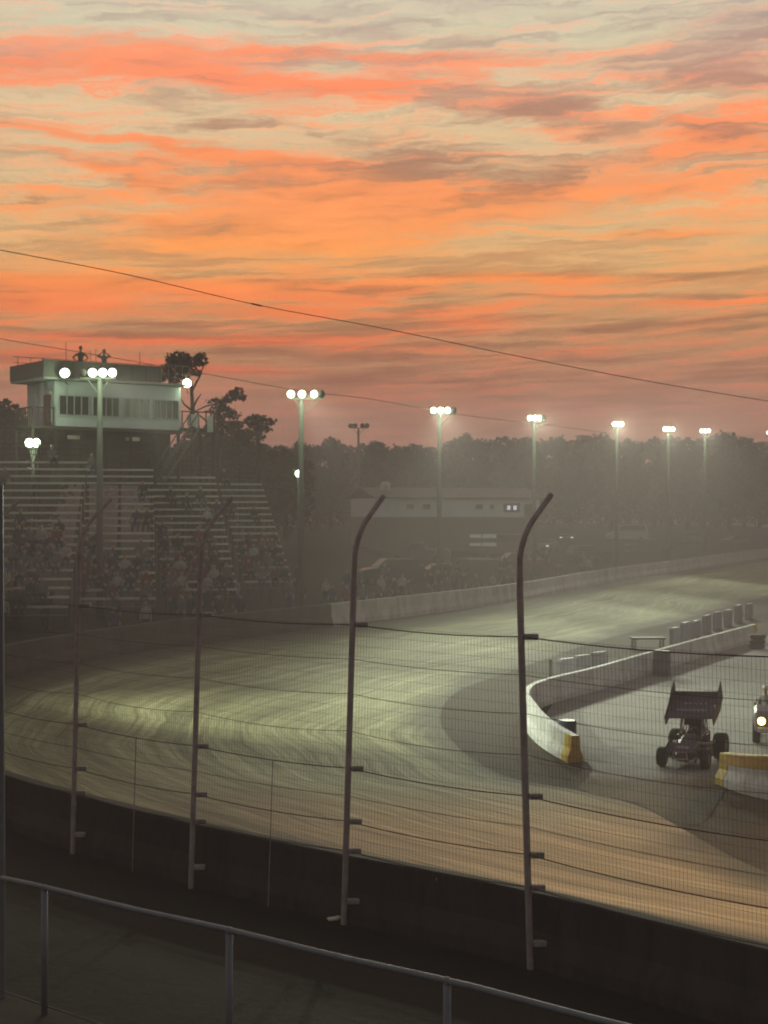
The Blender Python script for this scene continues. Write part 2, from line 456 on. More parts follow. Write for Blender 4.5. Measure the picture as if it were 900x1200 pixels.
# ------------------------------------------------------------------ walls along a path
def path_wall(name, pts, zf, h, t, m, label, gap=3.6, hf=None):
    """concrete wall of butted blocks following pts; zf(i)=base height"""
    mb = MB()
    L = 0
    ring = []
    for i, p in enumerate(pts):
        d = (pts[min(i + 1, len(pts) - 1)] - pts[max(i - 1, 0)]).normalized()
        nrm = Vector((-d.y, d.x, 0)); z = zf(p, i); hh = hf(i) if hf else h
        c = [(-t * .62, 0), (-t * .60, hh * .22), (-t * .36, hh * .5), (-t * .30, hh - .03), (-t * .26, hh), (t * .26, hh), (t * .30, hh - .03), (t * .36, hh * .5), (t * .6, hh * .22), (t * .62, 0)]
        ring.append([mb.bm.verts.new((p.x + nrm.x * a, p.y + nrm.y * a, z + b)) for a, b in c])
    n = len(ring[0])
    for i in range(len(ring) - 1):
        for k in range(n):
            mb.bm.faces.new((ring[i][k], ring[i][(k + 1) % n], ring[i + 1][(k + 1) % n], ring[i + 1][k]))
    mb.bm.faces.new(ring[0]); mb.bm.faces.new(ring[-1][::-1])
    o = mb.build(name, m)
    return tag(o, label, 'wall')

def wall_mat(name, color, dirt, joint=3.6):
    m = bpy.data.materials.new(name); m.use_nodes = True; nt = m.node_tree; b = nt.nodes['Principled BSDF']
    tc = nn(nt, 'ShaderNodeTexCoord').outputs['Object']
    n1 = noise(nt, mapping(nt, tc, (1, 1, .35)), 1.1, 7, .7)
    n2 = noise(nt, mapping(nt, tc, (2.5, 2.5, .5), (5, 2, 1)), 1.5, 5, .7)
    c = mixc(nt, ramp(nt, n1, [(.40, .0), (.66, 1.0)]), color, dirt)
    c = mixc(nt, mth(nt, 'MULTIPLY', ramp(nt, n2, [(.52, .0), (.62, 1.0)]), .35), c, tuple(v * .55 for v in dirt))
    nt.links.new(c, b.inputs['Base Color']); b.inputs['Roughness'].default_value = .85
    b.inputs['Specular IOR Level'].default_value = .2
    return m
M['farwall'] = wall_mat('far_wall_concrete', (.50, .50, .48), (.30, .29, .27))
M['pitwall'] = wall_mat('pit_wall_paint', (.72, .75, .72), (.50, .50, .46))
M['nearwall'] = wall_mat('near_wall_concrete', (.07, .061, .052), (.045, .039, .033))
M['darkwall'] = wall_mat('dark_far_concrete', (.10, .088, .075), (.06, .052, .044))  # darker tone for the left stretch of the far wall

i_split = next(i for i in range(NS) if outer[i].y > 46)
near_pts = [outer[i] + normals[i] * -.12 for i in range(0, i_split + 1)]
far_pts = [outer[i] + normals[i] * -.12 for i in range(i_split, NS)]
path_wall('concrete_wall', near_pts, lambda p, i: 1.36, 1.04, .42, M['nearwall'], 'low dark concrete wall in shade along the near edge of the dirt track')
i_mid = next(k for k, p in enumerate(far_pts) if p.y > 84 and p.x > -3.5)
path_wall('concrete_wall', far_pts[:i_mid + 1], lambda p, i: 1.40, 1.28, .42, M['darkwall'], 'dark concrete wall below the grandstand at the far left of the track')
fw = path_wall('concrete_wall', far_pts[i_mid:], lambda p, i: 1.40, 1.28, .42, M['farwall'], 'long pale concrete wall curving along the far edge of the dirt track')

pitw = catmull([(5.84, 46.9), (5.45, 49.2), (5.25, 51.5), (5.2, 54), (5.25, 56.5), (5.7, 59.3), (6.8, 62.0), (9.15, 66.2), (12.6, 73.1), (16.6, 81.0), (22.1, 91.5)], 7)
hf = lambda i: .82 + .16 * min(1, i / 20)
path_wall('pit_wall', pitw, lambda p, i: .05, .95, .40, M['pitwall'], 'white curved pit wall with a yellow end left of the winged race car', hf=hf)
pw = [o for o in col.objects if o.name == 'pit_wall'][0]
def paint_sleeve(path, zf, hfun, t, name, m, parent, lift=.006, top=True, hlo=0.0):
    mb = MB(); ring = []
    for i, p in enumerate(path):
        d = (path[min(i + 1, len(path) - 1)] - path[max(i - 1, 0)]).normalized()
        nrm = Vector((-d.y, d.x, 0)); hh = hfun(i); L = lift
        c = [(-t * .62, 0), (-t * .60, hh * .22), (-t * .36, hh * .5), (-t * .30, hh - .03), (-t * .26, hh), (t * .26, hh), (t * .30, hh - .03), (t * .36, hh * .5), (t * .6, hh * .22), (t * .62, 0)]
        if hlo: c = [(-t * .36, hh * hlo), (-t * .30, hh - .03), (-t * .26, hh), (t * .26, hh), (t * .30, hh - .03), (t * .36, hh * hlo)]
        ring.append([mb.bm.verts.new((p.x + nrm.x * (a + math.copysign(L, a)), p.y + nrm.y * (a + math.copysign(L, a)), zf + b + (L if b > hh - .02 else 0))) for a, b in c])
    n = len(ring[0])
    for i in range(len(ring) - 1):
        for k in range(n - 1):
            mb.bm.faces.new((ring[i][k], ring[i][k + 1], ring[i + 1][k + 1], ring[i + 1][k]))
    mb.bm.faces.new(ring[0]); mb.bm.faces.new(ring[-1])
    return mb.build(name, m, parent)
d0 = (pitw[0] - pitw[1]).normalized()
paint_sleeve([pitw[0] + d0 * .02, pitw[0] - d0 * .22], .05, lambda i: .82, .40, 'orange_end_paint', M['orange'], pw)
paint_sleeve([pitw[0] - d0 * .23, pitw[0] - d0 * .7], .05, lambda i: .82, .40, 'yellow_paint_band', M['yellow'], pw)
d1 = (pitw[-1] - pitw[-2]).normalized()
paint_sleeve([pitw[-1] - d1 * .9, pitw[-1] + d1 * .02], .05, lambda i: .98, .40, 'yellow_paint_band', M['yellow'], pw)

# second wall at the right of the pit entry
rw = catmull([(9.62, 43.3), (9.95, 42.0), (10.5, 40.9), (11.4, 39.8), (13, 38.4), (16, 36), (21, 32)], 8)
hf2 = lambda i: .86 + .30 * min(1, i / 16)
path_wall('pit_wall', rw, lambda p, i: .05, .95, .5, M['pitwall'], 'white concrete wall with yellow top edge right of the race car', hf=hf2)
pw2 = [o for o in col.objects if o.name.startswith('pit_wall')][-1]
paint_sleeve(rw, .05, hf2, .5, 'yellow_top_stripe', M['orange'], pw2, hlo=.68)
paint_sleeve([rw[0] - (rw[1] - rw[0]).normalized() * .02, rw[1], rw[2], rw[3]], .05, hf2, .5, 'yellow_end_paint', M['yellow'], pw2, lift=.012)

# ------------------------------------------------------------------ near catch fence
fence = empty('catch_fence', (2.0, 21.3, 1.4), label='tall wire catch fence with dark curved-top posts along the near track wall', cat='fence')
def fpart(mb, name, m, parent=fence, smooth=False):
    o = mb.build(name, m, parent, smooth)
    o.matrix_parent_inverse = Matrix.Translation(-Vector(fence.location))
    return o
posts = [(14.0, 8.6, 0), (10.6, 12.0, .0), (7.4, 15.3, .01), (4.75, 18.25, .02), (1.98, 21.25, .028), (-.50, 23.55, -.03), (-3.12, 25.8, -.03), (-5.65, 28.4, -.022), (-7.95, 31.0, 0), (-10.3, 34.2, 0), (-12.4, 38.2, 0)]
levels_main = [2.52, 2.97, 3.78, 5.98]
levels_thin = [3.36, 4.35, 4.92, 5.45]
tops = []
for (x, y, lean) in posts:
    i = min(range(NS), key=lambda q: (outer[q] - Vector((x, y, 0))).length)
    nr = -normals[i]         # towards the track
    base = Vector((x, y, 1.2)) - nr * .05
    def pp(z, base=base, lean=lean): return base + Vector((-lean * (z - 4.2), 0, z - base.z))
    pts = [pp(1.2), pp(4), pp(6.6)]
    a = pp(7.0)
    for k in range(1, 6):
        th = k / 5 * R(48)
        pts.append(pp(6.9) + nr * (1.0 * (1 - math.cos(th))) + Vector((0, 0, .75 * math.sin(th) * 1.3)))
    e = pts[-1]; pts.append(e + nr * .35 + Vector((0, 0, .32)))
    po = fpart(MB().tube(pts, [.047] * 3 + [.040] * 6, 8), 'post', M['darksteel'])
    tops.append((pp, nr, pts))
    for z in levels_main[:4] + [1.75]:
        c = pp(z) + Vector((.14, -.03, 0))
        o = MB().box(c, (.19, .10, .085), bevel=.015).build('bracket', M['darksteel'], po)
        o.matrix_parent_inverse = Matrix.Identity(4)
def sagline(a, b, sag, n=8):
    return [a.lerp(b, k / n) - Vector((0, 0, sag * 4 * (k / n) * (1 - k / n))) for k in range(n + 1)]
for z in levels_main + levels_thin:
    pts = []
    for a, b in zip(tops, tops[1:]):
        seg = sagline(a[0](z), b[0](z), .05 if z in levels_main else .06 + .02 * math.sin(z * 9))
        pts += seg if not pts else seg[1:]
    fpart(MB().tube(pts, .009 if z in levels_main else .0045, 5), 'cable', M['cable'])
# welded wire panels, one per bay
for bi, (a, b) in enumerate(zip(tops, tops[1:])):
    pa, pb = a[0], b[0]
    L = (pb(4) - pa(4)).length
    me_v, me_f = [], []
    def wire_q(p, q, r, side):
        k = len(me_v)
        me_v.extend([p - side * r, p + side * r, q + side * r, q - side * r]); me_f.append((k, k + 1, k + 2, k + 3))
    mb = MB()
    nvw = int(L / .062)
    d = (pb(4) - pa(4)).normalized(); up = Vector((0, 0, 1)); nrm = d.cross(up)
    def quadwire(p, q, r, s1, s2):
        # thin three-sided wire
        A = [mb.bm.verts.new(p + s1 * r), mb.bm.verts.new(p - s1 * r * .5 + s2 * r * .87), mb.bm.verts.new(p - s1 * r * .5 - s2 * r * .87)]
        B = [mb.bm.verts.new(q + s1 * r), mb.bm.verts.new(q - s1 * r * .5 + s2 * r * .87), mb.bm.verts.new(q - s1 * r * .5 - s2 * r * .87)]
        for k in range(3): mb.bm.faces.new((A[k], A[(k + 1) % 3], B[(k + 1) % 3], B[k]))
    off = nrm * .10
    for k in range(1, nvw):
        t = k / nvw
        w = .01 * math.sin(k * .7 + bi)
        quadwire(pa(2.35).lerp(pb(2.35), t) + off * w, pa(5.98).lerp(pb(5.98), t) + off * w, .0019, d, nrm)
    for z in np.arange(2.40, 5.98, .155):
        quadwire(pa(z), pb(z), .0016, up, nrm)
    fpart(mb, 'wire_mesh', M['wire'])
    if bi in (5, 6):
        m_ = MB(); q0 = pa(2.0).lerp(pb(2.0), .48); q1 = pa(3.75).lerp(pb(3.75), .47)
        fpart(m_.tube([q0 + Vector((0, 0, -.7)), q1], .009, 6), 'stay_bar', M['darksteel'])

# ------------------------------------------------------------------ front rail of the spectator deck
deck = MB().box((-1.2, 8.9, 2.98), (1, 1, .1)); deck.bm.clear()
ra, rb = Vector((-7.2, 17.4, 4.36)), Vector((6.4, 7.2, 4.33))
# rail runs through photographed points
A0 = at(2, 1029, 14.42); A1 = at(524, 1150, 11.0)
dirr = (A1 - A0).normalized(); dirr.z = 0; dirr.normalize()
zr = A1.z
railing = empty('guard_railing', (A1.x, A1.y, 3.12), label='grey galvanised pipe guard railing in the foreground along the dark bank', cat='railing')
def rpart(mb, name, m, parent=railing, smooth=True):
    o = mb.build(name, m, parent, smooth); o.matrix_parent_inverse = Matrix.Translation(-Vector(railing.location)); return o
p0 = Vector((A0.x, A0.y, zr)); pE = p0 + dirr * 14
mbr = MB()
rp = []
for k in range(29):
    t = k / 28; q = p0.lerp(pE, t); q.z = zr + .006 * math.sin(k * 1.3) + (A0.z - zr) * (1 - min(1, t * 14 / (Vector((A1.x, A1.y, zr)) - p0).length)); rp.append(q)
rpart(mbr.tube(rp, .0245, 10), 'top_rail', M['rail'])
for px, d in ((45, 13.95), (257, 12.36), (524, 11.0), (870, 9.65)):
    q = at(px, 0, d); 
    # drop onto the rail line
    t = (Vector((q.x, q.y, 0)) - Vector((p0.x, p0.y, 0))).dot(dirr); q = Vector((p0.x, p0.y, 0)) + dirr * t
    zt = min(rp, key=lambda v: (v.x - q.x) ** 2 + (v.y - q.y) ** 2).z
    q = q + Vector((-dirr.y, dirr.x, 0)) * .0
    po = rpart(MB().tube([Vector((q.x, q.y, 3.12)), Vector((q.x, q.y, zt - .02))], .030, 10), 'post', M['rail'])
    o = MB().lathe([(0, .030), (.035, .030), (.05, .024), (.058, .010)], (q.x, q.y, zt - .03), (0, 0, 1), 10).build('post_cap', M['rail'], po)
# knee wire
rpart(MB().tube([Vector((v.x, v.y, 3.2)) for v in rp], .006, 5), 'bottom_wire', M['wire'])
# corner pole at left
q = at(3, 1100, 14.5)
o = MB().tube([Vector((q.x, q.y, 3.12)), Vector((q.x - .02, q.y, 7.95))], [.030, .026], 10).build('steel_pole', M['steel'])
tag(o, 'thin grey steel pole standing at the far left end of the foreground railing', 'pole')
# concrete deck kerb that the railing stands in
nrm = Vector((-dirr.y, dirr.x, 0))
mid = (p0 + pE) / 2
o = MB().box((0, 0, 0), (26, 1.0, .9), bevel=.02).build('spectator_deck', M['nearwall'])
o.location = (mid.x - dirr.x * 2 - nrm.x * .30, mid.y - dirr.y * 2 - nrm.y * .30, 2.67); o.rotation_euler = (0, 0, math.atan2(dirr.y, dirr.x)); tag(o, kind='structure')

# pale litter on the bank
lx = at(390, 1084, 22.6)
mb = MB()
mb.box((0, 0, .02), (.16, .09, .03), rz=.4, rx=.2, bevel=.01); mb.box((.09, .03, .03), (.08, .07, .04), rz=1.1, ry=.5, bevel=.01)
o = mb.build('paper_litter', M['litter']); o.location = (lx.x, 22.6, gz(lx.x, 22.6) + .25); tag(o, 'small crumpled pale paper wrapper lying in the dark below the track wall', 'litter')
o2 = MB()  # weed tuft that carries it

# ------------------------------------------------------------------ floodlight poles
def lamp_head(mb_h, mb_l, c, face, s=.29):
    face = Vector(face).normalized()
    mb_h.lathe([(-.30, .06), (-.26, .12), (-.08, s * .9), (0, s), (.02, s)], c, face, 16)
    mb_l.lathe([(.022, s * .93), (.05, s * .80), (.065, s * .4)], c, face, 16)
def light_pole(px, py, d, lamps, label, on=True, r0=.20, base_z=None, spot=None, aim=None, tilt=0, group='floodlight poles around the track', s=.24):
    top = at(px, py, d)
    bz = gz(top.x, d) if base_z is None else base_z
    root = empty('light_pole', (top.x, d, bz), label=label, cat='light pole', group=group)
    inv = Matrix.Translation(-Vector(root.location))
    def part(mb, name, m, parent=root, smooth=True):
        o = mb.build(name, m, parent, smooth)
        if parent == root: o.matrix_parent_inverse = inv
        return o
    zt = top.z - .45
    part(MB().tube([(top.x, d, bz - .2), (top.x + tilt * .5, d, (bz + zt) / 2), (top.x + tilt, d, zt)], [r0, r0 * .85, r0 * .62], 10), 'pole', M['pole'])
    xs = [(lx - 450) / F * d for lx, *_ in lamps]
    x0, x1 = min(xs) - .15, max(xs) + .15
    cz = top.z - .28
    arm = MB()
    arm.box(((x0 + x1) / 2, d, cz), (x1 - x0, .09, .09), bevel=.01)
    arm.tube([(top.x + tilt, d, zt - .75), (x0 + (x1 - x0) * .18, d, cz)], .035, 6)
    arm.tube([(top.x + tilt, d, zt - .75), (x1 - (x1 - x0) * .18, d, cz)], .035, 6)
    arm.tube([(top.x + tilt, d, zt - .3), (top.x + tilt, d, cz + .03)], .10, 8)
    part(arm, 'cross_arm', M['pole'], smooth=False)
    for (lx, lit, yaw) in lamps:
        x = (lx - 450) / F * d
        f = Vector((-x * .6 + yaw, -d * .6, -8 if d < 200 else -12))
        if aim is not None: f = (Vector(aim) - Vector((x, d, top.z))).normalized(); f = (f + Vector((yaw / 60, 0, 0))).normalized()
        h = MB(); l = MB(); c = Vector((x, d - .12, top.z))
        lamp_head(h, l, c, f, s)
        h.tube([(x, d, cz), (x, d - .06, top.z - .12)], .03, 6)
        ho = part(h, 'floodlight', M['housing'])
        part(l, 'lens', M['lens'] if lit else M['lens_off'], ho)
    if spot or any(l_[1] for l_ in lamps):
        nl = sum(l_[1] for l_ in lamps)
        pd = bpy.data.lights.new('floodlight_spill', 'POINT'); pd.energy = 150 * nl; pd.color = (.72, 1, .6); pd.shadow_soft_size = .12
        po_ = bpy.data.objects.new('floodlight_spill', pd); col.objects.link(po_); litx = [x_ for x_, l_ in zip(xs, lamps) if l_[1]]
        po_.location = (sum(litx) / len(litx), d - 1.5, top.z + .10); po_.parent = root; po_.matrix_parent_inverse = inv
    if spot:
        a = Vector(spot[0]); c = Vector((top.x, d - .9, top.z - .1))
        ld = bpy.data.lights.new('floodlight_beam', 'SPOT'); ld.energy = spot[1]; ld.spot_size = R(spot[2]); ld.spot_blend = .75
        ld.color = spot[3] if len(spot) > 3 else LC; ld.shadow_soft_size = .5
        lo = bpy.data.objects.new('floodlight_beam', ld); col.objects.link(lo)
        lo.location = c; lo.rotation_euler = (a - c).to_track_quat('-Z', 'Y').to_euler(); lo.parent = root; lo.matrix_parent_inverse = inv
    return root
LC = (.92, 1.0, .76)
LP = 0.52
light_pole(117, 437, 79, [(109, 1, 0), (121, 1, 0), (132, 1, 14), (98, 0, -40)], 'lamp pole with three lit lamps standing in front of the white press box', spot=((12, 56, 0), 34000 * LP, 46))
light_pole(353, 462, 90, [(341, 1, 0), (354, 1, 0), (368, 1, 26), (377, 0, 50)], 'tall lit lamp pole standing alone just right of the pine trees', spot=((8, 57, 0), 50000 * LP, 36))
light_pole(515, 481, 111, [(508, 1, 0), (516, 1, 0), (524.5, 1, 22), (532, 0, 50)], 'lit lamp pole above the long white shed, a small dark unlit pole to its left', spot=((7, 64, 0), 110000 * LP, 34))
light_pole(626, 490, 125, [(621, 1, 0), (627, 1, 6), (632, 1, 26), (637, 0, 50)], 'lit lamp pole at the right end of the white shed roof', spot=((13, 64, 0), 100000 * LP, 40))
light_pole(723, 497, 141, [(720, 1, 0), (724, 1, 0), (728, 1, 20)], 'lit lamp pole, third from the left of those along the treeline right of centre', spot=((17, 74, 0), 110000 * LP, 44))
light_pole(783, 503, 158, [(779, 1, 0), (783.5, 1, 0), (788, 1, 15)], 'lit lamp pole third from the right edge, the left one of the close pair', spot=((22, 92, 0), 90000 * LP, 40))
light_pole(826, 505, 176, [(822, 1, 0), (826, 1, 0), (830, 1, 15)], 'lit lamp pole second from the right edge, the right one of the close pair', spot=((32, 125, 0), 60000 * LP, 50))
light_pole(903, 507, 205, [(900, 1, 0), (906, 1, 0)], 'lit lamp pole half cut off by the right edge of the view')
light_pole(420, 499, 190, [(411, 0, -30), (416, 0, 0), (425, 0, 20), (430, 0, 40)], 'small dark unlit lamp pole among the distant treetops left of centre', on=False, r0=.22, s=.33)
light_pole(39, 519, 88.5, [(35, 1, 6), (43, 1, 30)], 'short pole with two low lit lamps at the left edge beside the press box', r0=.10, base_z=9.4, group='short lamp poles by the stands', s=.27)
light_pole(350, 555, 112, [(350, 1, 0)], 'short pole with a single low lit lamp below the tall lamp pole', r0=.09, group='short lamp poles by the stands', s=.27)
# the same kind of poles stand on the infield side and the near straight, outside the view, and light this end of the track
def off_pole(x, y, z, aim, e, size, colr, label):
    d = y
    root = empty('light_pole', (x, y, 0), label=label, cat='light pole', group='floodlight poles around the track')
    inv = Matrix.Translation(-Vector(root.location))
    o = MB().tube([(x, y, -.2), (x, y, z)], [.22, .13], 10).build('pole', M['pole'], root, True); o.matrix_parent_inverse = inv
    f = (Vector(aim) - Vector((x, y, z))).normalized(); sd = f.cross(Vector((0, 0, 1))).normalized()
    mb = MB(); mb.tube([Vector((x, y, z - .2)) - sd * 1.2, Vector((x, y, z - .2)) + sd * 1.2], .05, 6)
    o = mb.build('cross_arm', M['pole'], root); o.matrix_parent_inverse = inv
    for k in range(4):
        h = MB(); l = MB(); c = Vector((x, y, z)) + sd * (-1.05 + .7 * k) + f * .2
        lamp_head(h, l, c, f)
        ho = h.build('floodlight', M['housing'], root, True); ho.matrix_parent_inverse = inv
        l.build('lens', M['lens'], ho, True)
    ld = bpy.data.lights.new('floodlight_beam', 'SPOT'); ld.energy = e; ld.spot_size = R(size); ld.spot_blend = .8; ld.color = colr; ld.shadow_soft_size = .5
    lo = bpy.data.objects.new('floodlight_beam', ld); col.objects.link(lo)
    c = Vector((x, y, z)) + f * .8
    lo.location = c; lo.rotation_euler = (Vector(aim) - c).to_track_quat('-Z', 'Y').to_euler(); lo.parent = root; lo.matrix_parent_inverse = inv
off_pole(-28, 48, 17, (3.0, 56, 0), 112000 * LP, 33, LC, 'lamp pole outside the left edge of the view')
off_pole(21, 23, 15, (8.5, 31.5, 0), 46000 * LP, 42, (1, .80, .50), 'lamp pole outside the right edge of the view')

# ------------------------------------------------------------------ overhead cables
def wire(pts, r, label):
    P = [at(*p) for p in pts]
    o = MB().tube([q for q in catmull3(P, 8)], r, 5).build('overhead_cable', M['cable'])
    return tag(o, label, 'cable')
def catmull3(P, seg):
    P = [P[0] * 2 - P[1]] + P + [P[-1] * 2 - P[-2]]; out = []
    for i in range(1, len(P) - 2):
        for k in range(seg):
            t = k / seg; a, b, c, d = P[i - 1], P[i], P[i + 1], P[i + 2]
            out.append(.5 * ((2 * b) + (-a + c) * t + (2 * a - 5 * b + 4 * c - d) * t * t + (-a + 3 * b - 3 * c + d) * t ** 3))
    return out + [P[-2]]
w1 = wire([(-160, 262, 34), (0, 293, 36), (150, 322, 38), (300, 357, 40), (450, 385, 42), (600, 416, 44), (750, 445, 46), (900, 470, 48), (1060, 494, 50)], .011, 'upper overhead cable sagging across the whole sunset sky')
k_ = at(300, 357, 40)
kb = MB().tube([k_ - Vector((.12, 0, -.03)), k_ + Vector((.14, .05, -.03))], .022, 8).build('cable_splice', M['cable'], w1)
wire([(-120, 374, 84), (0, 397, 86), (90, 412, 88), (240, 438, 92), (352, 458, 97), (430, 467, 103), (515, 482, 111), (570, 490, 117), (626, 496, 125), (672, 502, 133), (723, 509, 141.3)], .019, 'lower overhead cable running behind the lit lamp heads into the treeline')

# ------------------------------------------------------------------ press box
PB = at(64, 499, 90); pb_yaw = math.atan2(.59, .81)
pbz = 9.4
pbx = empty('press_box', (PB.x, PB.y, pbz), pb_yaw, label='white press box building with a flat roof deck on top of the grandstand', cat='building')
Z0 = PB.z - pbz; WL = 8.35; DP = 4.0; WH = 2.66
def bp(mb, name, m, parent=pbx, smooth=False): return mb.build(name, m, parent, smooth)
wall = MB().box((WL / 2, DP / 2, Z0 + WH / 2), (WL, DP, WH))
wl = bp(wall, 'upper_storey', M['siding'])
bp(MB().box((WL / 2 + .02, DP / 2, Z0 - .12), (WL + .12, DP + .12, .20), bevel=.02), 'floor_beam', M['wood'])
# roof slab and parapet
bp(MB().box((WL / 2 - .38, DP / 2, Z0 + WH + .10), (WL + 1.0, DP + .9, .12), bevel=.02), 'roof', M['trim'])
par = MB()
px0, px1, py0, py1, pz0, ph = -.9, WL * .80, -.44, DP + .44, Z0 + WH + .17, .92
par.box(((px0 + px1) / 2, py0, pz0 + ph / 2), (px1 - px0, .06, ph), rx=R(-4)); par.box((px0, (py0 + py1) / 2, pz0 + ph / 2), (.06, py1 - py0, ph)); par.box(((px0 + px1) / 2, py1, pz0 + ph / 2), (px1 - px0, .06, ph))
par.box(((px0 + px1) / 2, py0 - .04, pz0 + ph + .03), (px1 - px0 + .2, .12, .06))
for k in range(9):
    par.box((px0 + (px1 - px0) * k / 8, py0 - .06, pz0 + ph / 2), (.07, .06, ph))
bp(par, 'parapet', M['parapet'])
rl = MB()
for k in range(12):
    x = px0 + .3 + (WL + .6) * k / 11
    rl.tube([(x, DP, pz0), (x, DP, pz0 + 1.55)], .022, 5)
for z in (1.15, 1.5): rl.tube([(px0, DP, pz0 + z), (WL + .3, DP, pz0 + z)], .02, 5)
bp(rl, 'roof_rail', M['steel'])
rl = MB()
for k in range(5):
    x = px1 + .1 + (WL + .25 - px1) * k / 4
    rl.tube([(x, py0, pz0), (x, py0, pz0 + 1.1)], .025, 5)
for z in (.55, 1.1): rl.tube([(px1, py0, pz0 + z), (WL + .35, py0, pz0 + z)], .022, 5)
bp(rl, 'front_rail', M['steel'])
for x, h in ((1.4, 2.3), (3.0, 1.9), (3.35, 2.0), (6.3, 2.0)):
    bp(MB().tube([(x, 1.5, pz0), (x, 1.5, pz0 + h)], .02, 5), 'antenna', M['steel'])
# windows
def window(x0, x1, z0, z1, nm, y=0, cls=False):
    fr = MB(); w = x1 - x0; h = z1 - z0; t = .06
    fr.box(((x0 + x1) / 2, -.03, z1 + t / 2), (w + 2 * t, .1, t)); fr.box(((x0 + x1) / 2, -.04, z0 - t / 2), (w + 2 * t, .13, t))
    fr.box((x0 - t / 2, -.03, (z0 + z1) / 2), (t, .1, h)); fr.box((x1 + t / 2, -.03, (z0 + z1) / 2), (t, .1, h))
    for k in range(1, nm): fr.box((x0 + w * k / nm, -.025, (z0 + z1) / 2), (.05, .08, h))
    f = bp(fr, 'window', M['trim'])
    bp(MB().box(((x0 + x1) / 2, .005, (z0 + z1) / 2), (w, .05, h)), 'pane', M['glass'], f)
    return f
wz0, wz1 = Z0 + .70, Z0 + 1.78
for a, b, nm in ((.30, 2.15, 4), (2.45, 4.1, 4), (4.5, 6.1, 4), (6.5, 8.12, 4)):
    window(a, b, wz0, wz1, nm)
# lower storey: posts, recessed wall, a few pale signs
lo = MB().box((WL / 2, DP / 2 + .5, (Z0 - .22) / 2), (WL - .4, DP - 1.0, Z0 - .22)); bp(lo, 'lower_storey', M['wood'])
for k in range(6):
    bp(MB().box((.12 + (WL - .24) * k / 5, .1, (Z0 - .22) / 2), (.14, .14, Z0 - .22)), 'post', M['frame'])
for x in (1.4, 5.2): bp(MB().box((x, .3, Z0 - .62), (.9, .04, .22)), 'sign_board', M['bench'])
# left landing and door
o = bp(MB().box((-.03, 1.0, Z0 + 1.0), (.05, .95, 1.75)), 'door', M['glass'])
ld_ = MB(); ld_.box((-.75, 1.2, Z0 - .1), (1.4, 2.6, .12)); 
for yy in np.linspace(-.05, 2.45, 9): ld_.box((-1.42, yy, Z0 + .5), (.05, .05, 1.1))
for xx in np.linspace(-1.4, -.1, 5): ld_.box((xx, -.07, Z0 + .5), (.05, .05, 1.1))
ld_.box((-1.42, 1.2, Z0 + 1.05), (.07, 2.6, .07)); ld_.box((-.75, -.07, Z0 + 1.05), (1.4, .07, .07)); ld_.box((-1.38, -.03, (Z0 - .2) / 2), (.14, .14, Z0 - .2)); ld_.box((-1.38, 2.4, (Z0 - .2) / 2), (.14, .14, Z0 - .2))
bp(ld_, 'landing', M['wood'])
o = bp(MB().lathe([(0, .05), (.1, .09), (.13, .09)], (-.05, .35, Z0 + 2.0), (-.9, -.4, -.4), 10), 'wall_lamp', M['litter'])
# right side landing and stair
ld_ = MB(); ld_.box((WL + 1.25, 1.0, Z0 + .1), (2.4, 1.8, .12))
for xx in np.linspace(WL + .15, WL + 2.4, 5): ld_.box((xx, .12, Z0 + .65), (.06, .06, 1.1))
ld_.box((WL + 1.25, .12, Z0 + 1.18), (2.4, .07, .07)); ld_.box((WL + 2.38, .15, (Z0) / 2), (.14, .14, Z0)); ld_.box((WL + 2.38, 1.8, (Z0) / 2), (.14, .14, Z0))
bp(ld_, 'landing', M['frame'])
bp(MB().box((WL + .9, .05, Z0 + .65), (.85, .04, .75)), 'sign_board', M['trim'])
bp(MB().box((WL + 2.1, .05, Z0 + .45), (.4, .04, 1.0)), 'sign_board', M['trim'])
st = MB()
nst = 14
for k in range(nst):
    t = k / (nst - 1); st.box((WL + .5 - 2.1 * t, -.55 - .0 * t, Z0 + .05 - (Z0 - .2) * t), (.26, 1.0, .05))
for yy in (-.02, -1.08):
    a = Vector((WL + .65, yy, Z0 + .05)); b_ = Vector((WL - 1.7, yy, .15)); st.tube([a, b_], .07, 4); st.tube([a + Vector((0, 0, 1)), b_ + Vector((0, 0, 1))], .045, 6)
    for k in range(6): q = a.lerp(b_, k / 5); st.tube([q, q + Vector((0, 0, 1))], .03, 5)
bp(st, 'stair', M['tread'])
# two floodlights fixed to the roof edge
for (px, py, d, lab) in ((76, 437, 89.2, 'lit floodlight on the left part of the press box parapet'), (219, 449, 95.3, 'single lit floodlight at the right corner of the press box, below the tall pine')):
    c = at(px, py, d)
    h, l = MB(), MB(); f = Vector((.25, -1, -.25)); lamp_head(h, l, Vector((0, 0, 0)), f, .30)
    h.tube([(0, .1, -.05), (0, .25, -.55), (.0, .75, -.6)], .03, 6)
    ho = h.build('floodlight', M['housing'], None, True); ho.location = c; tag(ho, lab, 'floodlight', 'floodlights on the press box')
    l.build('lens', M['lens'], ho, True)
    pd = bpy.data.lights.new('floodlight_spill', 'POINT'); pd.energy = 60; pd.color = (.72, 1, .6); pd.shadow_soft_size = .12
    po_ = bpy.data.objects.new('floodlight_spill', pd); col.objects.link(po_); po_.location = (.12, -.5, -.12); po_.parent = ho

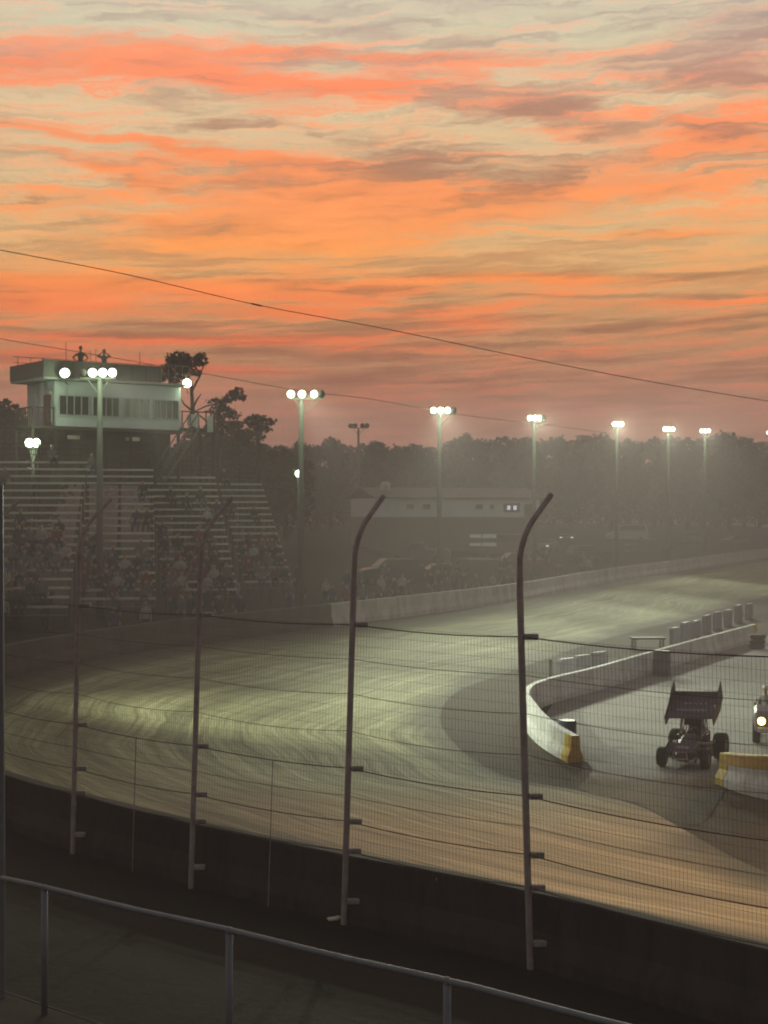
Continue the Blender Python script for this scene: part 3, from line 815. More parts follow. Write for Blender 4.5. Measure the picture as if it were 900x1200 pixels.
# ------------------------------------------------------------------ grandstand sections
def stand(px0, px1, d0, rows, z0, yaw, label):
    x0 = (px0 - 450) / F * (d0 + rows * .4); x1 = (px1 - 450) / F * (d0 + rows * .4)
    W = x1 - x0
    zg = gz((x0 + x1) / 2, d0) - .3
    root = empty('grandstand_section', ((x0 + x1) / 2, d0, zg), yaw, label=label, cat='grandstand', group='grandstand sections under the press box')
    fr = MB()
    ns = max(3, int(W / 2.2) + 1)
    zt = z0 + rows * .40 - zg
    for k in range(ns):
        x = -W / 2 + .1 + (W - .2) * k / (ns - 1)
        fr.tube([(x, -.1, z0 - zg - .25), (x, rows * .75, zt - .25)], .06, 4)
        for j in range(0, rows, 4):
            fr.tube([(x, j * .75, 0), (x, j * .75, z0 - zg + j * .40 - .25)], .05, 4)
        fr.tube([(x, rows * .75, 0), (x, rows * .75, zt + .9)], .05, 4)
    for z in (.3, .6, .9): fr.tube([(-W / 2, rows * .75, zt + z), (W / 2, rows * .75, zt + z)], .025, 4)
    fr.build('frame', M['frame'], root)
    for j in range(rows):
        y = j * .75; z = z0 - zg + j * .40
        fb = MB().box((0, y + .12, z - .13), (W, .42, .05)).build('footboard', M['tread'], root)
        bn = MB().box((0, y + .45, z + .25), (W, .26, .11), bevel=.008).build('bench', M['bench'], root)
    return root, W, x0, x1
ZR = 2.9
sections = []
def mk(*a):
    r = stand(*a); sections.append((a, r)); return r
mk(-130, 112, 71, 19, 3.0, R(7), 'grandstand section at the left edge, below the press box')
mk(122, 205, 76.5, 18, 3.1, R(9), 'grandstand section right of the lamp pole, under the dark lower storey of the press box')
mk(212, 292, 83.5, 17, 3.2, R(12), 'grandstand section below the wind-bent pine branches')
mk(299, 352, 91, 16, 3.3, R(14), 'short grandstand section at the right end of the stands')

# ------------------------------------------------------------------ people
def skin_mesh(name, joints, links, sub=1):
    """joints: name -> (pos, radius); one continuous skinned surface"""
    names = list(joints); me = bpy.data.meshes.new(name)
    me.from_pydata([joints[n][0] for n in names], [(names.index(a), names.index(b)) for a, b in links], [])
    o = bpy.data.objects.new(name, me); col.objects.link(o)
    md = o.modifiers.new('s', 'SKIN'); 
    for i, n in enumerate(names):
        sv = me.skin_vertices[0].data[i]; r = joints[n][1]; sv.radius = (r, r) if not isinstance(r, tuple) else r
        sv.use_root = (n == 'pelvis')
    if sub:
        sm = o.modifiers.new('d', 'SUBSURF'); sm.levels = sub; sm.render_levels = sub
    dg = bpy.context.evaluated_depsgraph_get(); ev = o.evaluated_get(dg)
    out = bpy.data.meshes.new_from_object(ev)
    bpy.data.objects.remove(o); 
    for p in out.polygons: p.use_smooth = True
    return out

def person_mesh(pose='stand', arms='down', hands=True, sub=1):
    J = {}; Lk = []
    if pose == 'stand':
        J['pelvis'] = ((0, 0, .95), (.16, .12)); J['waist'] = ((0, .01, 1.10), (.145, .105)); J['chest'] = ((0, .0, 1.30), (.175, .12)); J['neckb'] = ((0, .01, 1.46), (.10, .08))
        for s, n in ((-1, 'l'), (1, 'r')):
            J['hip' + n] = ((s * .10, 0, .88), .095); J['knee' + n] = ((s * .12, -.02, .50), .062); J['ank' + n] = ((s * .12, .02, .09), .042); J['toe' + n] = ((s * .14, -.16, .04), .038)
    else:
        J['pelvis'] = ((0, 0, .12), (.17, .14)); J['waist'] = ((0, .0, .27), (.15, .11)); J['chest'] = ((0, -.02, .47), (.175, .12)); J['neckb'] = ((0, -.02, .63), (.10, .08))
        for s, n in ((-1, 'l'), (1, 'r')):
            J['hip' + n] = ((s * .10, -.08, .10), .095); J['knee' + n] = ((s * .14, -.46, .13), .066); J['ank' + n] = ((s * .14, -.44, -.30), .044); J['toe' + n] = ((s * .15, -.60, -.36), .038)
    b = J['neckb'][0][2]; y0 = J['neckb'][0][1]
    J['neck'] = ((0, y0 - .01, b + .08), .052); J['head'] = ((0, y0 - .02, b + .17), (.078, .092)); J['crown'] = ((0, y0 - .01, b + .27), (.072, .085))
    Lk += [('pelvis', 'waist'), ('waist', 'chest'), ('chest', 'neckb'), ('neckb', 'neck'), ('neck', 'head'), ('head', 'crown')]
    cz = J['chest'][0][2]
    for s, n in ((-1, 'l'), (1, 'r')):
        Lk += [('pelvis', 'hip' + n), ('hip' + n, 'knee' + n), ('knee' + n, 'ank' + n), ('ank' + n, 'toe' + n)]
        J['sh' + n] = ((s * .19, y0, cz + .10), .062)
        if arms == 'down': el, wr, dr = (s * .25, .03, cz - .17), (s * .26, -.06, cz - .41), Vector((0, -.1, -1))
        elif arms == 'up': el, wr, dr = (s * .36, -.14, cz + .12), (s * .10, -.24, cz + .30), Vector((-s * .5, 0, .7))
        elif arms == 'hip': el, wr, dr = (s * .40, .06, cz - .08), (s * .20, -.08, cz - .24), Vector((-s, -.2, -.3))
        else: el, wr, dr = (s * .26, -.10, cz - .15), (s * .12, -.33, cz - .22), Vector((-s * .2, -1, -.1))
        J['el' + n] = (el, .043); J['wr' + n] = (wr, .030); dr = dr.normalized(); J['pm' + n] = (tuple(Vector(wr) + dr * .07), (.038, .022))
        Lk += [('chest', 'sh' + n), ('sh' + n, 'el' + n), ('el' + n, 'wr' + n), ('wr' + n, 'pm' + n)]
        if hands:
            side = dr.cross(Vector((0, 1, .2))).normalized(); cu = Vector((0, -.5, 0)).normalized()
            for q, (off, ln) in enumerate(((-.030, .070), (-.010, .080), (.010, .076), (.030, .060))):
                a = Vector(J['pm' + n][0]) + side * off + dr * .03
                J[f'f{n}{q}a'] = (tuple(a + dr * ln * .5), .009); J[f'f{n}{q}b'] = (tuple(a + dr * ln + cu * .02), .008)
                Lk += [('pm' + n, f'f{n}{q}a'), (f'f{n}{q}a', f'f{n}{q}b')]
            J['t' + n] = (tuple(Vector(wr) + dr * .06 + side * -.055), .010); Lk.append(('pm' + n, 't' + n))
    return skin_mesh('person', J, Lk, sub), J

def colour_person(me, J, mats, zsh, zhip):
    """skin, shirt and trousers by height: slots 0 skin, 1 shirt, 2 trousers"""
    for m_ in mats: me.materials.append(m_)
    b = J['neckb'][0][2]; wr = [Vector(J['wr' + n][0]) for n in 'lr']
    hips = [Vector(J['knee' + n][0]) for n in 'lr']
    for p in me.polygons:
        c = p.center
        if c.z > b + .045: p.material_index = 0
        elif min((c - w).length for w in wr) < .13: p.material_index = 0
        elif c.z < zhip or min((c - h).length for h in hips) < .3: p.material_index = 2
        else: p.material_index = 1

def make_person(loc, rz, pose, arms, mats, label, helmet=None, cap=None, scale=1, group=None, hand=True):
    me, J = person_mesh(pose, arms, hand, 1)
    colour_person(me, J, mats, 0, .93 if pose == 'stand' else .17)
    o = bpy.data.objects.new('person', me); col.objects.link(o); o.location = loc; o.rotation_euler = (0, 0, rz); o.scale = (scale,) * 3
    tag(o, label, 'person', group)
    h = Vector(J['head'][0]); c = Vector(J['crown'][0])
    f = MB()
    f.lathe([(0, .020), (.03, .016), (.045, .006)], h + Vector((0, -.085, .03)), (0, -1, -.3), 8)
    f.build('nose', mats[0], o, True)
    for s in (-1, 1):
        MB().lathe([(0, .014), (.008, .012), (.012, .004)], h + Vector((s * .032, -.083, .065)), (0, -1, 0), 8).build('eye', M['hair'], o, True)
        MB().box(h + Vector((s * .082, .01, .045)), (.02, .045, .06), bevel=.008).build('ear', mats[0], o, True)
    MB().box(h + Vector((0, -.088, -.015)), (.05, .012, .010), bevel=.003).build('mouth', M['cloth_red'], o)
    if helmet:
        mb = MB(); bmesh.ops.create_uvsphere(mb.bm, u_segments=16, v_segments=10, radius=.15, matrix=Matrix.Translation(h + Vector((0, .01, .06))) @ Matrix.Diagonal((.92, 1.05, 1, 1)))
        mb.build('helmet', helmet, o, True)
        MB().box(h + Vector((0, -.125, .065)), (.17, .06, .075), bevel=.02).build('visor', M['glass'], o)
    else:
        mb = MB(); bmesh.ops.create_uvsphere(mb.bm, u_segments=14, v_segments=8, radius=.108, matrix=Matrix.Translation(h + Vector((0, .022, .105))) @ Matrix.Diagonal((.86, 1, .85, 1)))
        mb.build('cap' if cap else 'hair', cap or M['hair'], o, True)
        if cap: MB().box(h + Vector((0, -.12, .10)), (.13, .10, .015), bevel=.005).build('cap_peak', cap, o)
    return o
rz_roof = PB.z + WH + .17
def on_roof(px, d): 
    v = at(px, 430, d); return Vector((v.x, v.y, rz_roof))
pr = on_roof(94.5, 92.7); make_person(pr, R(10), 'stand', 'hip', [M['skin'], M['cloth_dark'], M['cloth_dark']], 'taller person in dark clothes standing on the press box roof with elbows out', scale=1.18)
pr = on_roof(122, 93.6); make_person(pr, R(5), 'stand', 'up', [M['skin'], M['cloth_grey'], M['cloth_dark']], 'person on the press box roof with raised arms, right of the taller one', cap=M['cloth_dark'], scale=1.12)

# crowd in the stands: too blurred to tell apart
crowd_src = []
for pose, arms in (('sit', 'lap'), ('sit', 'down'), ('stand', 'down'), ('sit', 'lap')):
    me, J = person_mesh(pose, arms, False, 0)
    colour_person(me, J, [M['skin']], 0, .93 if pose == 'stand' else .17)
    v = np.array([tuple(x.co) for x in me.vertices]); f = [tuple(p.vertices) for p in me.polygons]; mi = [p.material_index for p in me.polygons]
    crowd_src.append((v, f, mi)); bpy.data.meshes.remove(me)
cm = [M['skin'], M['cloth_dark'], M['cloth_grey'], M['cloth_blue'], M['cloth_red'], M['cloth_pale'], M['cloth_dark']]
CV, CF, CM_ = [], [], []
def add_fig(src, x, y, z, rz, sc=1.0):
    v, f, mi = crowd_src[src]; c, s = math.cos(rz), math.sin(rz)
    w = np.stack([(v[:, 0] * c - v[:, 1] * s) * sc + x, (v[:, 0] * s + v[:, 1] * c) * sc + y, v[:, 2] * sc + z], 1)
    k = len(CV); CV.extend(map(tuple, w)); CF.extend(tuple(q + k for q in t) for t in f)
    sh = rnd.choice([1, 1, 2, 2, 3, 4, 5, 6]); tr = rnd.choice([1, 2, 3, 1])
    CM_.extend(0 if m == 0 else (sh if m == 1 else tr) for m in mi)
for (a, (root, W, x0, x1)) in sections:
    px0, px1, d0, rows, z0, yaw, _ = a
    c, s = math.cos(yaw), math.sin(yaw)
    for j in range(rows):
        dens = .5 if j < rows * .36 else (.26 if j < rows * .5 else .08)
        x = -W / 2 + .3
        while x < W / 2 - .3:
            blob = math.sin(x * .9 + j * .6) + math.sin(x * .37 - j * .35 + d0)
            if rnd.random() < dens * (1 + .7 * blob * .5):
                y = j * .75 + .45; z = z0 + j * .40 + .30
                wx = root.location.x + x * c - y * s; wy = root.location.y + x * s + y * c
                add_fig(rnd.choice([0, 1, 3]), wx, wy, z, yaw + rnd.uniform(-.4, .4), rnd.uniform(.92, 1.08))
            x += rnd.uniform(.5, .8)
# people standing behind the far wall, below and beside the stands
for k in range(150):
    i = rnd.randrange(i_split + 14, i_split + 120)
    off = rnd.uniform(2.2, 9)
    p = outer[min(i, NS - 1)] + normals[min(i, NS - 1)] * off
    if p.x > 20: continue
    add_fig(2, p.x, p.y, hill_z(off), rnd.uniform(-.8, .8), rnd.uniform(.92, 1.06))
me = bpy.data.meshes.new('crowd'); me.from_pydata(CV, [], CF); me.update()
for q in cm: me.materials.append(q)
me.polygons.foreach_set('material_index', CM_)
o = bpy.data.objects.new('crowd', me); col.objects.link(o)
tag(o, 'blurred crowd of spectators filling the lower rows of the grandstand', 'crowd', kind='stuff')
# ------------------------------------------------------------------ winged race car
def wheel(name, parent, c, r, w, dirx=1, rimr=.2):
    t = MB().lathe([(-w / 2, r * .62), (-w / 2, r * .90), (-w * .42, r * .97), (-w * .3, r), (w * .3, r), (w * .42, r * .97), (w / 2, r * .90), (w / 2, r * .62), (w * .4, r * .56), (-w * .4, r * .56)], (0, 0, 0), (1, 0, 0), 24)
    o = empty(name, c); o.parent = parent
    t.build('tyre', M['tyre'], o, True)
    m = MB().lathe([(-w * .46, rimr * .98), (-w * .46, rimr * 1.12), (-w * .1, rimr * .6), (-w * .05, .06), (w * .05, .06), (w * .1, rimr * .6), (w * .46, rimr * 1.12), (w * .46, rimr * .98)], (0, 0, 0), (1, 0, 0), 18)
    m.build('rim', M['rim'], o, True)
    return o
car = empty('race_car', (9.42, 46.9, .065), R(-24), label='dark winged sprint race car with a wide tilted top wing on the pit road', cat='race car')
def cp(mb, name, m, parent=car, smooth=False): return mb.build(name, m, parent, smooth)
wheel('front_wheel', car, (-.72, -1.12, .30), .30, .26, rimr=.17)
wheel('front_wheel', car, (.66, -1.12, .30), .30, .26, rimr=.17)
wheel('rear_wheel', car, (-.72, 1.0, .46), .46, .44, rimr=.2)
wheel('rear_wheel', car, (.70, 1.0, .43), .43, .40, rimr=.2)
# body: nose, hood, cockpit sides, tail tank
hood = MB()
def ring_loft(mb, rings):
    R_ = [[mb.bm.verts.new(p) for p in r] for r in rings]; n = len(R_[0])
    for i in range(len(R_) - 1):
        for k in range(n): mb.bm.faces.new((R_[i][k], R_[i][(k + 1) % n], R_[i + 1][(k + 1) % n], R_[i + 1][k]))
    mb.bm.faces.new(R_[0]); mb.bm.faces.new(R_[-1][::-1])
def oct_(y, w, z0, z1, ch=.25):
    c = ch * min(w, (z1 - z0))
    return [(-w / 2 + c, y, z0), (w / 2 - c, y, z0), (w / 2, y, z0 + c), (w / 2, y, z1 - c), (w / 2 - c, y, z1), (-w / 2 + c, y, z1), (-w / 2, y, z1 - c), (-w / 2, y, z0 + c)]
ring_loft(hood, [oct_(-1.62, .34, .30, .50), oct_(-1.4, .46, .24, .60), oct_(-.9, .62, .20, .80), oct_(-.45, .70, .18, .92), oct_(-.28, .72, .18, .95)])
cp(hood, 'hood', M['carbody'], smooth=False)
side = MB()
for s in (-1, 1):
    side.box((s * .40, .12, .56), (.04, .85, .66), ry=R(s * 4), bevel=.01)
    side.box((s * .52, -.45, .40), (.30, .9, .34), bevel=.04)
side.box((0, .12, .20), (.8, .9, .06))
cp(side, 'cockpit_side', M['carbody'])
tail = MB(); ring_loft(tail, [oct_(.62, .60, .28, 1.00), oct_(.95, .62, .30, 1.02), oct_(1.4, .56, .36, .96), oct_(1.7, .30, .48, .80)])
cp(tail, 'fuel_tank_tail', M['carbody'])
cage = MB(); r = .022
for s in (-1, 1):
    cage.tube([(s * .36, -.28, .75), (s * .33, -.12, 1.42), (s * .33, .52, 1.46), (s * .35, .66, .9)], r, 6)
    cage.tube([(s * .36, -.28, .9), (s * .38, .6, .95)], r, 6); cage.tube([(s * .33, .52, 1.46), (s * .34, .1, .92)], r, 6)
    cage.tube([(s * .33, -.12, 1.42), (s * .38, .2, .95)], r, 6)
for y, z in ((-.12, 1.42), (.52, 1.46)): cage.tube([(-.33, y, z), (.33, y, z)], r, 6)
cp(cage, 'roll_cage', M['darksteel'])
cp(MB().box((0, .55, 1.02), (.5, .10, .75), rx=R(-8), bevel=.04), 'seat', M['greyplastic'])
cp(MB().box((0, .14, 1.30), (.6, .02, .26), bevel=.004), 'cockpit_screen', M['carbody'])
ax = MB(); ax.tube([(-.72, -1.12, .30), (.66, -1.12, .30)], .03, 8); ax.tube([(-.3, -1.12, .3), (-.25, -.4, .3)], .02, 6); ax.tube([(.3, -1.12, .3), (.25, -.4, .3)], .02, 6); 
cp(ax, 'axle', M['darksteel'])
cp(MB().tube([(-.72, 1.0, .45), (.7, 1.0, .43)], .05, 8), 'axle', M['darksteel'])
ex = MB()
for s in (-1, 1): ex.tube([(s * .30, -.7, .72), (s * .50, -.5, .70), (s * .56, .2, .62), (s * .58, .6, .62)], .04, 8)
cp(ex, 'exhaust', M['darksteel'])
bp_ = MB(); bp_.tube([(-.26, -1.5, .3), (-.24, -1.78, .36), (.24, -1.78, .36), (.26, -1.5, .3)], .02, 6); bp_.tube([(-.24, -1.78, .36), (-.2, -1.74, .56), (.2, -1.74, .56), (.24, -1.78, .36)], .018, 6)
cp(bp_, 'front_bumper', M['darksteel'])
# front wing
fwg = empty('front_wing', (0, -1.42, .66)); fwg.parent = car
MB().box((0, 0, 0), (.90, .56, .03), rx=R(22), bevel=.01).build('wing_panel', M['wing'], fwg)
for s in (-1, 1): MB().box((s * .46, 0, .0), (.02, .62, .26), rx=R(14), bevel=.004).build('end_plate', M['wing'], fwg)
mk_ = MB(); rr = random.Random(3)
for k in range(7): mk_.box((-.18 + .06 * k, -.02 + rr.uniform(-.02, .02), .02 + .0), (.035, rr.uniform(.10, .2), .004), rx=R(22), rz=rr.uniform(-.5, .5))
mk_.build('lettering', M['letter'], fwg)
# top wing: 1.5 m wide, nose down, sideboards on both sides
tw = empty('top_wing', (0.0, .16, 1.76)); tw.parent = car; tw.rotation_euler = (R(21), R(-2), 0)
pan = MB()
prof = [(-.78, -.02), (-.72, .012), (-.45, .022), (0, .012), (.45, .018), (.72, .05), (.80, .14), (.79, .15), (.68, .01), (0, -.03), (-.6, -.045)]
pan.prism(prof, 1.50, Matrix(((0, 1, 0, 0), (1, 0, 0, 0), (0, 0, 1, 0), (0, 0, 0, 1))))
pan.build('wing_panel', M['wing'], tw)
for s in (-1, 1):
    sb = MB(); pr_ = [(-.82, -.24), (-.84, .06), (-.2, .16), (.40, .40), (.86, .50), (.90, -.12), (.3, -.30)]
    sb.prism(pr_, .022, Matrix(((0, 1, 0, s * .765), (1, 0, 0, 0), (0, 0, 1, 0), (0, 0, 0, 1))))
    sb.build('side_board', M['wing'], tw)
MB().box((.755, -.30, .10), (.04, .10, .25), bevel=.01).build('pale_sticker', M['bench'], tw)
mk_ = MB()
for k in range(5):
    x = -.30 + .16 * k; mk_.box((x, .22 + rr.uniform(-.03, .03), .020), (.10, .03, .008)); mk_.box((x + .03, .17, .020), (.03, rr.uniform(.06, .14), .008), rz=rr.uniform(-.6, .6))
for k in range(12): mk_.box((-.44 + .08 * k, -.28, .026), (.055, rr.uniform(.04, .10), .008), rz=rr.uniform(-.2, .2))
mk_.build('lettering', M['letter'], tw)
for s in (-1, 1):
    cp(MB().tube([(s * .30, .0, 1.43), (s * .30, -.1, 1.72)], .02, 6), 'wing_post', M['silver'])
    cp(MB().tube([(s * .30, .5, 1.46), (s * .30, .48, 1.88)], .02, 6), 'wing_post', M['silver'])
cp(MB().tube([(-.34, -.22, .95), (-.30, -.05, 1.40)], .028, 8), 'silver_strut', M['silver'])
car.scale = (.95, .95, .95)
# driver
dl = Vector((0, .28, .38)); a_ = R(-24)
dw = Vector(car.location) + Vector((dl.x * math.cos(a_) - dl.y * math.sin(a_), dl.x * math.sin(a_) + dl.y * math.cos(a_), dl.z))
make_person(dw, a_, 'sit', 'lap', [M['skin'], M['cloth_dark'], M['cloth_dark']], 'driver with a dark helmet seated under the wing of the race car', helmet=M['greyplastic'], scale=.95)

# ------------------------------------------------------------------ open utility vehicle at the right edge
ut = empty('utility_cart', (13.16, 51.6, .065), R(-14), label='grey open utility cart with a glowing orange headlight, cut off by the right edge', cat='cart')
def up_(mb, name, m, parent=ut, smooth=False): return mb.build(name, m, parent, smooth)
for s in (-1, 1):
    for y in (-.95, .95): wheel('wheel', ut, (s * .62, y, .33), .33, .26, rimr=.17)
b = MB(); ring_loft(b, [oct_(-1.4, 1.25, .42, .95, .12), oct_(-1.3, 1.36, .38, 1.10, .12), oct_(-.6, 1.42, .38, 1.22, .1), oct_(-.5, 1.42, .38, 1.20, .1)])
up_(b, 'hood', M['mauve'])
b = MB(); b.box((0, .1, .48), (1.4, 1.3, .16), bevel=.03); b.box((0, 1.15, .85), (1.42, 1.0, .06)); 
for s in (-1, 1): b.box((s * .69, 1.15, 1.0), (.05, 1.0, .32))
b.box((0, 1.64, 1.0), (1.42, .05, .32)); b.box((0, .67, 1.0), (1.42, .05, .32))
up_(b, 'bed', M['mauve'])
up_(MB().box((0, .25, .72), (1.25, .5, .22), bevel=.05), 'seat', M['greyplastic']); up_(MB().box((0, .52, 1.02), (1.25, .12, .55), bevel=.04), 'backrest', M['greyplastic'])
c_ = MB()
for s in (-1, 1): c_.tube([(s * .66, .6, .5), (s * .62, .62, 1.25)], .025, 6)
c_.tube([(-.62, .62, 1.25), (.62, .62, 1.25)], .025, 6)
up_(c_, 'grab_bar', M['darksteel'])
up_(MB().box((0, -1.46, .50), (1.2, .10, .16), bevel=.03), 'front_bumper', M['darksteel'])
for s in (-1, 1):
    h = up_(MB().lathe([(0, .16), (.05, .15)], (s * .46, -1.37, .78), (0, -1, 0), 16), 'headlight', M['silver'])
    up_(MB().lathe([(.05, .13), (.09, .10), (.10, .03)], (s * .46, -1.37, .78), (0, -1, 0), 16), 'lens', M['warmlens'], h)
sw_ = MB(); sw_.tube([(-.34, -.45, 1.15), (-.34, -.22, 1.25)], .02, 6)
up_(sw_, 'steering_column', M['darksteel'])
for (sx, lab, cm2, cl) in ((-.34, 'person in pale clothing driving the utility cart, half seen over its hood', M['cloth_pale'], M['bench']), (.30, 'person in dark clothing riding beside the driver of the utility cart', M['cloth_dark'], M['cloth_pale'])):
    a2 = R(-14); q = Vector((sx, .22, .83)); w_ = Vector(ut.location) + Vector((q.x * math.cos(a2) - q.y * math.sin(a2), q.x * math.sin(a2) + q.y * math.cos(a2), q.z))
    make_person(w_, a2, 'sit', 'lap', [M['skin'], cm2, M['cloth_dark']], lab, cap=cl, scale=.97)

# ------------------------------------------------------------------ boards, barrels, tyres round the pit wall
def board(x, y, rz, w, h, label, m=None, t=.22, notch=.12):
    o = MB()
    o.prism([(-w / 2, 0), (-w / 2, h - notch), (-w / 2 + notch * .8, h), (w / 2 - notch * .8, h), (w / 2, h - notch), (w / 2, 0), (w * .3, 0), (w * .26, .1), (-w * .26, .1), (-w * .3, 0)], t)
    b_ = o.build('barrier_block', m or M['boardgrey']); b_.location = (x, y, .05); b_.rotation_euler = (0, 0, rz)
    return tag(b_, label, 'barrier block')
names3 = ['pale plastic barrier block nearest the small tan post behind the pit wall', 'middle pale barrier block of the three beside the small tan post', 'rightmost pale barrier block of the three left of the flat dark platform']
for k, px in enumerate((664, 683, 702)):
    d = 67.5 + k * 2.0; q = at(px, 0, d)
    g = board(q.x, d, R(48), 1.18, 1.22 - .04 * k, names3[k]); g['group'] = 'barrier blocks at the turn of the pit wall'
labs8 = ['leftmost', 'second from the left', 'third from the left', 'fourth from the left', 'fourth from the right', 'third from the right', 'second from the right', 'rightmost']
for k in range(8):
    px = 791 + k * 12.4; d = 86.5 + k * 3.3; q = at(px, 0, d)
    g = board(q.x, d, R(58), 1.15, 1.15 + .07 * math.sin(k * 2.3), labs8[k] + ' of eight pale barrier blocks behind the far pit wall'); g['group'] = 'barrier blocks behind the far pit wall'
q = at(645, 0, 64.2); o = MB().box((0, 0, .75), (.14, .14, 1.5), bevel=.02).build('marker_post', M['tan']); o.location = (q.x, 64.2, .05); tag(o, 'short tan wooden marker post where the pit wall bends', 'post')
q = at(759, 0, 86.5); pf = empty('low_platform', (q.x, 86.5, .05), R(4), label='low flat dark platform on the infield between the two rows of barrier blocks', cat='platform')
MB().box((0, 0, .55), (1.9, .9, .10), bevel=.02).build('top', M['tan'], pf)
for s in (-1, 1):
    for y in (-.35, .35): MB().box((s * .8, y, .25), (.1, .1, .5)).build('leg', M['darksteel'], pf)
def barrel(x, y, m, label, r=.30, h=.92, n=18):
    b_ = empty('barrel', (x, y, .065), label=label, cat='barrel')
    MB().lathe([(0, r * .95), (.03, r), (h * .3, r), (h * .32, r * 1.04), (h * .35, r), (h * .64, r), (h * .66, r * 1.04), (h * .69, r), (h - .03, r), (h, r * .96)], (0, 0, 0), (0, 0, 1), n).build('drum', m, b_, True)
    MB().lathe([(0, r * .90), (.012, r * .88)], (0, 0, h + .001), (0, 0, 1), n).build('lid', m, b_)
q = at(775, 0, 71.6); barrel(q.x, 71.6, M['greyplastic'], 'dark drum standing against the inside of the pit wall halfway along', .42, 1.15)
q = at(665, 0, 49.6); barrel(q.x, 49.6, M['blueplastic'], 'dark blue drum just inside the pit wall near its yellow end', .29, .9)
q = at(657, 0, 50.6); o = MB().box((0, 0, .3), (.3, .4, .6), bevel=.03).build('tool_box', M['boardgrey']); o.location = (q.x, 50.6, .065); tag(o, 'small pale box beside the blue drum inside the pit wall', 'box')
# tyre stack at far end of pit wall
q = at(887, 0, 86.0); ts = empty('tyre_stack', (q.x, 86, .065), label='stack of dark tyres at the far right end of the pit wall', cat='tyre stack')
for k in range(3): MB().lathe([(0, .30), (.03, .42), (.13, .45), (.23, .42), (.26, .30)], (.03 * k, 0, .26 * k), (0, 0, 1), 18).build('tyre', M['tyre'], ts, True)

# ------------------------------------------------------------------ vehicles and shed beyond the far wall
def vehicle(kind, x, y, rz, paint, label, lights=None, group='vehicles parked beyond the far wall', z=None):
    zg = (gz(x, y) if z is None else z) + .03
    names = dict(pickup='pickup_truck', suv='suv', sedan='parked_car', van='van')
    cats = dict(pickup='pickup truck', suv='suv', sedan='car', van='van')
    root = empty(names[kind], (x, y, zg), rz, label=label, cat=cats[kind], group=group)
    if kind == 'pickup':
        L, W = 5.6, 1.95; body = [(-2.8, .5), (-2.8, 1.15), (-2.6, 1.28), (-.35, 1.28), (.0, 1.30), (1.1, 1.25), (2.5, 1.12), (2.75, .95), (2.8, .5), (2.3, .38), (-2.4, .38)]
        cab = [(-.75, 1.27), (-.62, 1.86), (.55, 1.88), (1.25, 1.25)]
    elif kind == 'suv':
        L, W = 4.9, 1.92; body = [(-2.4, .5), (-2.42, 1.1), (-2.3, 1.25), (1.0, 1.22), (2.2, 1.08), (2.42, .9), (2.44, .5), (2.0, .38), (-2.0, .38)]
        cab = [(-2.25, 1.22), (-2.0, 1.80), (.3, 1.84), (1.05, 1.20)]
    elif kind == 'van':
        L, W = 5.8, 2.0; body = [(-2.9, .5), (-2.92, 1.4), (-2.85, 1.5), (1.8, 1.46), (2.75, 1.2), (2.9, .9), (2.92, .5), (2.4, .38), (-2.4, .38)]
        cab = [(-2.82, 1.47), (-2.7, 2.45), (1.0, 2.48), (1.9, 1.45)]
    else:
        L, W = 4.6, 1.8; body = [(-2.3, .5), (-2.3, .95), (-2.1, 1.05), (-1.4, 1.02), (1.0, .98), (2.1, .86), (2.3, .7), (2.32, .45), (2.0, .35), (-2.0, .35)]
        cab = [(-1.65, 1.0), (-1.0, 1.42), (.25, 1.44), (1.05, .97)]
    mb = MB().prism(body, W); bmesh.ops.bevel(mb.bm, geom=list(mb.bm.edges), offset=.05, segments=2, affect='EDGES')
    mb.build('body', paint, root, False)
    mb = MB().prism(cab, W * .86, tw=[1, .86, .86, 1]); bmesh.ops.bevel(mb.bm, geom=list(mb.bm.edges), offset=.04, segments=2, affect='EDGES')
    cb = mb.build('cabin', paint, root)
    cx = sum(p[0] for p in cab) / 4; cz = sum(p[1] for p in cab) / 4
    win = [((p[0] - cx) * .86 + cx, (p[1] - cz) * .74 + cz + .02) for p in cab]
    MB().prism(win, W * .875, tw=[1, .90, .90, 1]).build('side_glass', M['glass'], cb)
    # windscreen
    (xa, za), (xb, zb) = cab[3], cab[2]
    ws = MB(); l = math.hypot(xb - xa, zb - za); ang = math.atan2(zb - za, -(xb - xa))
    ws.box(((xa + xb) / 2 + .015, 0, (za + zb) / 2 + .015), (l * .8, W * .72, .02), ry=ang); ws.build('windscreen', M['glass'], cb)
    wr = .36 if kind != 'sedan' else .32
    for sx in (-L * .31, L * .31):
        for s in (-1, 1):
            w_ = wheel('wheel', root, (sx, s * (W / 2 - .1), wr), wr, .24, rimr=.2); w_.rotation_euler = (0, 0, R(90))
    for s in (-1, 1):
        on = lights and ('front' in lights)
        MB().box((L / 2 + .0, s * W * .36, .80 if kind != 'sedan' else .68), (.08, .32, .16), bevel=.02).build('headlight', M['carlens'] if on else M['lens_off'], root)
        MB().box((-L / 2 - .0, s * W * .42, .90 if kind != 'sedan' else .75), (.06, .14, .26), bevel=.02).build('tail_light', M['cloth_red'], root)
    return root
def vput(px, off, kind, rz, paint, label, lights=None):
    # stand the vehicle on the bank at this bearing, off metres behind the wall
    best = None
    for i in range(i_split, NS):
        p = outer[i] + normals[i] * off
        e = abs(p.x / max(p.y, 1) * F + 450 - px)
        if p.y > 40 and (best is None or e < best[0]): best = (e, p)
    p = best[1]; return vehicle(kind, p.x, p.y, rz, paint, label, lights)
